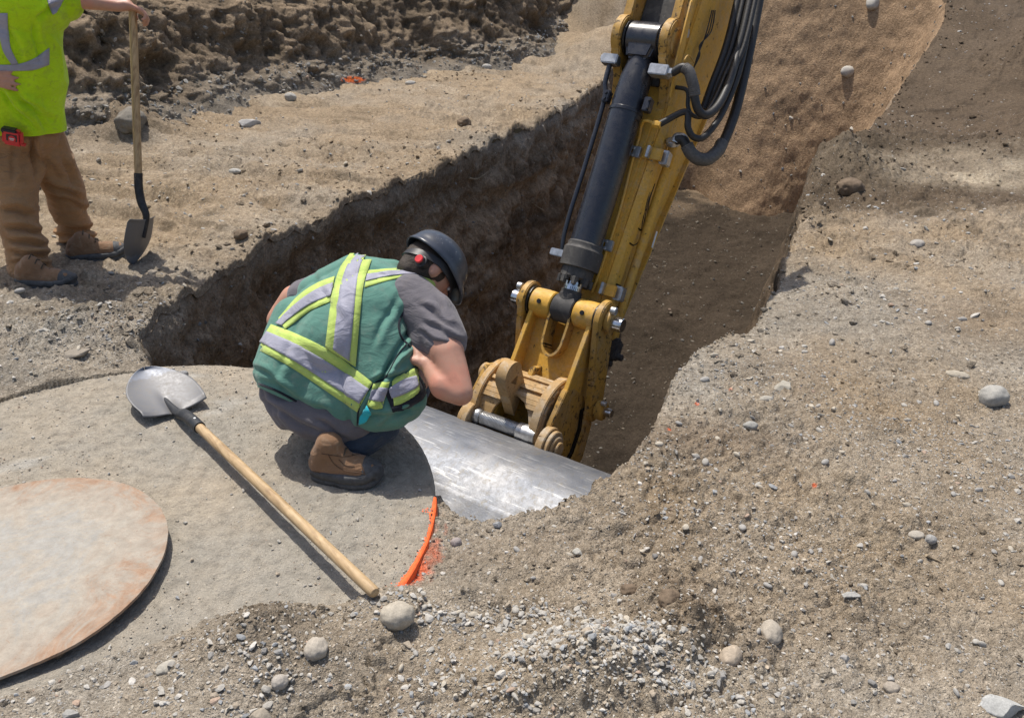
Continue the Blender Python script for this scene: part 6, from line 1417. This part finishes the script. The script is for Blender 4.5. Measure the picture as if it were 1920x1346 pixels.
# ------------------------------------------------------------------ standing worker
def stander():
    Yn, Yf, Yh = 4.10, 4.58, 4.32
    A = aty
    R = empty('person', atz(120, 520, 0)); tag(R, 'person standing at the left edge in yellow shirt and brown trousers, hand on upright shovel', 'person')
    mm = lambda r, d=4.5: r * d / F
    hipc = A(45, 225, Yh); chest = A(20, 30, Yh); neck = A(0, -75, Yh)
    shR = A(70, -35, Yh + .05); shL = A(-70, -40, Yh)
    hc = A(5, -150, Yh - .02)
    hp, hq, hM = head_parts(hc, Vector((.05, 0, 1)), Vector((.8, -.45, -.25)), 1.0)
    grip = A(247, 14, 4.50); wr = A(222, 12, 4.47); el = A(150, 2, 4.42)
    hw = A(-30, 150, Yh - .10)
    skel = hp + [('c', hc - Vector((0, 0, .07)), .055, neck, .06), ('c', neck, .07, chest, .13), ('c', chest, .14, hipc, .13), ('c', shR, .06, shL, .06),
        ('c', shR, .055, A(112, 0, 4.40), .048), ('c', A(112, 0, 4.40), .046, el, .040), ('c', el, .038, wr, .027),
        ('c', shL, .055, A(-110, 60, Yh), .045), ('c', A(-110, 60, Yh), .04, A(-45, 150, Yh - .12), .028),
        ('c', A(85, 250, Yh + .05), .07, A(118, 360, Yf - .08), .045), ('c', A(118, 360, Yf - .08), .042, A(150, 470, Yf), .035), ('c', A(25, 250, Yh), .07, A(31, 390, Yn + .08), .045), ('c', A(31, 390, Yn + .08), .042, A(55, 520, Yn), .035)]
    skel += hand(A(252, 16, 4.50), wr, A(262, 24, 4.50) - A(236, 12, 4.48), Vector((.1, -.2, -1)), 1.05, .80, .10, 1)
    skel += hand(A(-14, 146, Yh - .20), A(-45, 146, Yh - .12), Vector((1, -.1, -.12)), Vector((0, 1, 0)), 1.05, .22, .22, -1)
    blob('body', skel, .0075, M_SKIN, R, 4)
    for s_ in (-1, 1):
        b = PB(); b.lathe(hq(.028 * s_, .080, .012), hq(.028 * s_, .096, .012), [(0, .004), (.004, .010), (.010, .010), (.014, .005)], 14); e = b.build('eye', M_EYE); e.parent = R; e.matrix_parent_inverse = world_of(R).inverted()
    blob('hair', [('e', hc + Vector((-.012, 0, .028)), (.086, .098, .100), hM)], .007, M_HAIR, R, 2)
    fold = lambda a, s1, sd: (lambda V, n: a * fbm(V[:, 0], V[:, 1], V[:, 2], s=s1, o=3, g=.55, seed=sd) + a * .7 * fbm(V[:, 0] * .8, V[:, 1] * .8, V[:, 2] * 2.4, s=s1 * 1.3, o=2, seed=sd + 1))
    shirt = [('c', A(30, 60, Yh), mm(74), A(45, 130, Yh), mm(66)), ('c', A(45, 130, Yh), mm(66), A(52, 240, Yh), mm(60)), ('c', A(0, 60, Yh), mm(80), A(0, 235, Yh), mm(78)), ('c', A(60, 30, Yh), mm(34), A(64, 120, Yh - .02), mm(34)), ('c', A(66, 130, Yh), mm(36), A(86, 240, Yh), mm(37)),
             ('c', A(30, 0, Yh), mm(80), A(30, -45, Yh), mm(60)), ('c', shR, mm(42), A(108, -6, 4.41), mm(38)), ('c', A(100, -8, 4.41), mm(38), A(118, -2, 4.41), mm(33)), ('c', shL, mm(44), A(-105, 30, Yh), mm(34)), ('c', A(-10, -60, Yh), mm(50), A(30, -50, Yh), mm(50))]
    sh = blob('shirt', shirt, .0075, M_HIVIS, R, 6, (lambda V, n: .012 * (1 - np.abs(fbm(V[:, 0] * 2.6 + V[:, 2] * .9, V[:, 1] * 2, V[:, 2] * .7, s=1.9, o=2, seed=37)) * 3.5).clip(-1, 1) + .006 * fbm(V[:, 0], V[:, 1], V[:, 2], s=6, o=3, seed=38) + creases(V, [(5,175,62,240,.014,5), (25,165,85,235,.012,5), (62,45,74,110,.012,5), (40,190,100,225,.010,5), (70,30,110,12,.012,5), (78,22,120,-2,.010,4), (20,60,40,110,.010,6)])), [(A(60, 243, Yh), Vector((-.03, 0, -1)))])
    bv = bvh_of([sh])
    strip_on('silver_band', bv, [(-60,118),(20,122),(60,112),(92,90)], [(-60,140),(20,134),(62,132),(92,122)], M_SILVER, sh, .004, 40, 6)
    strip_on('silver_brace', bv, [(-12,25),(-2,60),(6,95),(22,122)], [(-12,112),(-2,112),(0,116),(2,124)] if False else [(14,25),(16,60),(20,90),(34,120)], M_SILVER, sh, .005, 30, 5)
    strip_on('sleeve_band', bv, [(88,-2),(92,14),(98,28)], [(120,-30),(118,0),(106,24)], M_SILVER, sh, .004, 16, 5)
    tr = [('c', A(20, 235, Yh), mm(62), A(64, 245, Yh), mm(44)), ('c', A(80, 262, Yh + .06), mm(42), A(118, 350, Yf - .12), mm(34)), ('c', A(118, 350, Yf - .12), mm(34), A(136, 420, Yf - .02), mm(31)), ('c', A(136, 420, Yf - .02), mm(32), A(150, 474, Yf), mm(36)),
          ('c', A(28, 262, Yh), mm(48), A(30, 350, Yn + .10), mm(36)), ('c', A(30, 350, Yn + .10), mm(35), A(36, 430, Yn + .03), mm(31)), ('c', A(36, 430, Yn + .03), mm(32), A(58, 506, Yn), mm(36)), ('c', A(0, 250, Yh), mm(50), A(10, 330, Yn + .12), mm(38))]
    def tf(V, n):
        zz = V[:, 2]; low = sstep(.55, .10, zz); kn = fbm(V[:, 0] * 1.5 + zz, V[:, 1], zz * 3.2, s=2.2, o=2, seed=47); return .008 * (1 - np.abs(kn) * 4).clip(-1, 1) + .010 * fbm(V[:, 0], V[:, 1], zz, s=6, o=3, seed=48) + low * .024 * fbm(V[:, 0] * .6, V[:, 1] * .6, zz * 2.6 + V[:, 0] * .8, s=8, o=2, seed=49) + .006 * fbm(V[:, 0] * .6 + zz * .4, V[:, 1], zz * 1.8, s=9, o=2, seed=50)
    blob('trousers', tr, .0065, M_DUCK, R, 5, lambda V, n: .7 * tf(V, n) + creases(V, [(62,245,68,330,.022,5), (88,345,150,372,.018,5), (95,365,160,392,.014,5), (105,425,172,432,.018,5), (110,443,178,450,.020,5), (115,458,182,464,.016,4), (8,392,62,402,.018,6), (14,425,72,436,.020,5), (20,450,80,462,.020,5), (24,474,86,482,.020,5), (28,492,92,498,.016,4), (70,290,110,330,.010,6), (30,260,20,340,.008,6), (120,300,140,350,.010,6)]))
    boot('boot', atz(35, 536, 0), atz(143, 540, 0), None, R, wid=.054, shaft=.02)
    boot('boot', atz(128, 492, 0), atz(240, 482, 0), None, R, wid=.054, shaft=.02)
    tp = empty('tape_measure', A(24, 257, Yh - .22)); 
    for nm, mt, prof in (('case', M_BLKPL, None), ('grip_band', M_RED, None), ('face', M_BLKPL, None)): pass
    tag(tp, 'red and black tape measure clipped at the waist of the standing person', 'tape measure')
    b = PB(); b.box((0, 0, 0), (.044, .022, .040), .012); o = b.build('case', M_RED, tp)
    b = PB(); b.box((.002, -.012, .003), (.031, .012, .024), .008); b.box((-.012, 0, .030), (.034, .0205, .012), .005); b.build('rubber_grip', M_BLKPL, tp)
    b = PB(); b.cyl((.004, -.026, -.002), (.004, -.022, -.002), .017, 24, .001); b.build('round_label', M_RED, tp)
    b = PB(); b.box((.004, -.027, .001), (.011, .0012, .0022)); b.box((.004, -.027, -.006), (.008, .0012, .0014)); b.build('label_print', M_EYE, tp)
    b = PB(); b.box((.047, -.002, -.028), (.010, .010, .006), .002); b.build('tape_hook', M_RED, tp)
    tp.rotation_euler = (math.radians(8), math.radians(12), math.radians(10))
stander()
# ================================================================== SHOVELS
def m_wood():
    mt, nt, b = nodes('ash_handle'); co = tco(nt)
    mp = N(nt, 'ShaderNodeMapping'); mp.inputs['Scale'].default_value = (60, 60, 3.5); nt.links.new(co, mp.inputs[0])
    n1 = noise(nt, mp.outputs[0], 1.3, 5, .6, .6); n2 = noise(nt, co, 12, 5, .7); n3 = noise(nt, mp.outputs[0], 4, 4, .6)
    c = ramp(nt, n1, [(.32, (.30, .19, .095)), (.5, (.46, .32, .17)), (.7, (.54, .39, .22))])
    c = mix(nt, 1.0, c, ramp(nt, n2, [(.3, gray(.78)), (.6, gray(1.05))]), 'MULTIPLY'); c = mix(nt, ramp(nt, n3, [(.62, gray(0)), (.7, gray(.45))]), c, (.14, .09, .05))
    nt.links.new(c, b.inputs['Base Color']); b.inputs['Roughness'].default_value = .6; nt.links.new(bump(nt, n3, .25, .001), b.inputs['Normal']); return mt
M_WOOD = m_wood()
def m_blade():
    mt, nt, b = nodes('worn_shovel_steel'); co = tco(nt); n1 = noise(nt, co, 14, 5, .65, .5); n2 = noise(nt, co, 70, 5, .7)
    sx = N(nt, 'ShaderNodeSeparateXYZ'); nt.links.new(co, sx.inputs[0])
    ad = N(nt, 'ShaderNodeMath', operation='MULTIPLY_ADD'); nt.links.new(n1, ad.inputs[0]); ad.inputs[1].default_value = .12; nt.links.new(sx.outputs['Z'], ad.inputs[2])
    edge = ramp(nt, ad.outputs[0], [(.108, gray(0)), (.125, gray(1))])
    c = mix(nt, edge, (.21, .225, .26), (.165, .165, .17)); c = mix(nt, ramp(nt, n2, [(.5, gray(0)), (.75, gray(.6))]), c, (.22, .20, .17))
    nt.links.new(c, b.inputs['Base Color']); b.inputs['Metallic'].default_value = .35; nt.links.new(ramp(nt, n2, [(.3, gray(.46)), (.7, gray(.65))]), b.inputs['Roughness'])
    nt.links.new(bump(nt, n2, .15, .001), b.inputs['Normal']); return mt
M_BLADE = m_blade()
M_SOCKET = m_paint('black_socket', (.02, .022, .026), (.03, .032, .036), grime=(.15, .14, .12), g0=.64, rough=.4, dust=(.12, .11, .10), dust_amt=.4)
def shovel(label, handle_len, blade_len=.285, blade_w=.112, crank=.09, r=.0165):
    """root frame: z up along the blade from its tip, x across, y is the hollow (front) side"""
    R = empty('shovel'); tag(R, label, 'shovel')
    nu, nv = 33, 41; V = []; 
    for j in range(nv):
        t = j / (nv - 1); z = blade_len * t
        hwid = blade_w * min(1, (math.sin(min(1, t / .62) * math.pi / 2)) ** .60) * (1 - .06 * sstep(.7, 1, t)); hwid = max(hwid, .001)
        for i in range(nu):
            u = -1 + 2 * i / (nu - 1); x = hwid * u
            y = .030 * u * u * (.35 + .65 * t) + .020 * (1 - t) ** 2 - .014 * math.exp(-((x) / .020) ** 2) * sstep(.35, 1, t) - .004
            zz = z - .012 * (1 - u * u) * 0 + (.0 if t < .97 else .0)
            if t > .93: y -= .012 * ((t - .93) / .07) * abs(u)
            V.append((x, y, zz))
    Fq = grid_faces(nv, nu); b = mesh_np('blade', np.array(V), Fq, M_BLADE, R); md = b.modifiers.new('t', 'SOLIDIFY'); md.thickness = .0022
    # socket: tube that leaves the blade, cranks forward and takes the handle
    p = PB(); pts = [(0, -.016, blade_len * .62), (0, -.012, blade_len * .85), (0, -.002, blade_len + .02), (0, .018 + crank * .25, blade_len + .075), (0, .03 + crank * .45, blade_len + .14), (0, .036 + crank * .6, blade_len + .215)]
    p.tube(pts, lambda t: .009 + (.0125) * min(1, t * 1.7), 18, 8); so_ = p.build('socket', M_SOCKET, R)
    top = Vector(pts[-1]); dr = (top - Vector(pts[-2])).normalized()
    p = PB(); p.cyl(top - dr * .04 + Vector((0, .0205, 0)), top - dr * .04 + Vector((0, .024, 0)), .005, 10, .001); p.build('rivet', M_ZINC, so_)
    p = PB(); a = top - dr * .05; p.lathe(a, a + dr * handle_len, [(0, r * .9), (.05, r * 1.0), (handle_len * .5, r), (handle_len - .05, r * .98), (handle_len - .012, r * .97), (handle_len - .003, r * .8), (handle_len, r * .5)], 24)
    p.build('handle', M_WOOD, R)
    return R, top, dr, a + dr * handle_len
def place(R, src_a, src_b, dst_a, dst_b, front):
    """move the root so that src_a->dst_a and direction src_a->src_b->dst_b; 'front' is the world direction of local +y as nearly as possible"""
    s = (Vector(src_b) - Vector(src_a)).normalized(); y = Vector((0, 1, 0)); y = (y - s * y.dot(s)).normalized(); Ms = Matrix((s.cross(y), y, s)).transposed()
    d = (Vector(dst_b) - Vector(dst_a)).normalized(); f = Vector(front); f = (f - d * f.dot(d)).normalized(); Md = Matrix((d.cross(f), f, d)).transposed()
    rot = Md @ Ms.transposed(); R.rotation_euler = rot.to_euler(); R.location = Vector(dst_a) - rot @ Vector(src_a)
def rest(R, z):
    mw = world_of(R); lo = 9
    for o in C.objects:
        if o.type == 'MESH' and o.name.split('.')[0] in ('blade', 'socket', 'handle') and (o.parent is R or (o.parent and o.parent.parent is R)):
            for v in o.data.vertices: lo = min(lo, (mw @ v.co).z)
    R.location.z += z - lo
# lying on the slab
R1, top, dr, end = shovel('long handled round point shovel lying on the dusty slab, blade up, beside the rusty plate', 1.17, .30, .125, .03)
place(R1, (0, -.004, .0), end, atz(274, 712, .030), atz(646, 1071, .050), (0, 0, 1)); rest(R1, .004)
# upright, in the standing worker's hand
R2, top, dr, end = shovel('shovel standing upright on its blade, its wooden handle held by the person in yellow', 1.02, .27, .105, .09, .0195)
place(R2, (0, .01, .0), end, atz(252, 497, -.008), aty(247, 10, 4.52), Vector((-.86, .25, 0)))
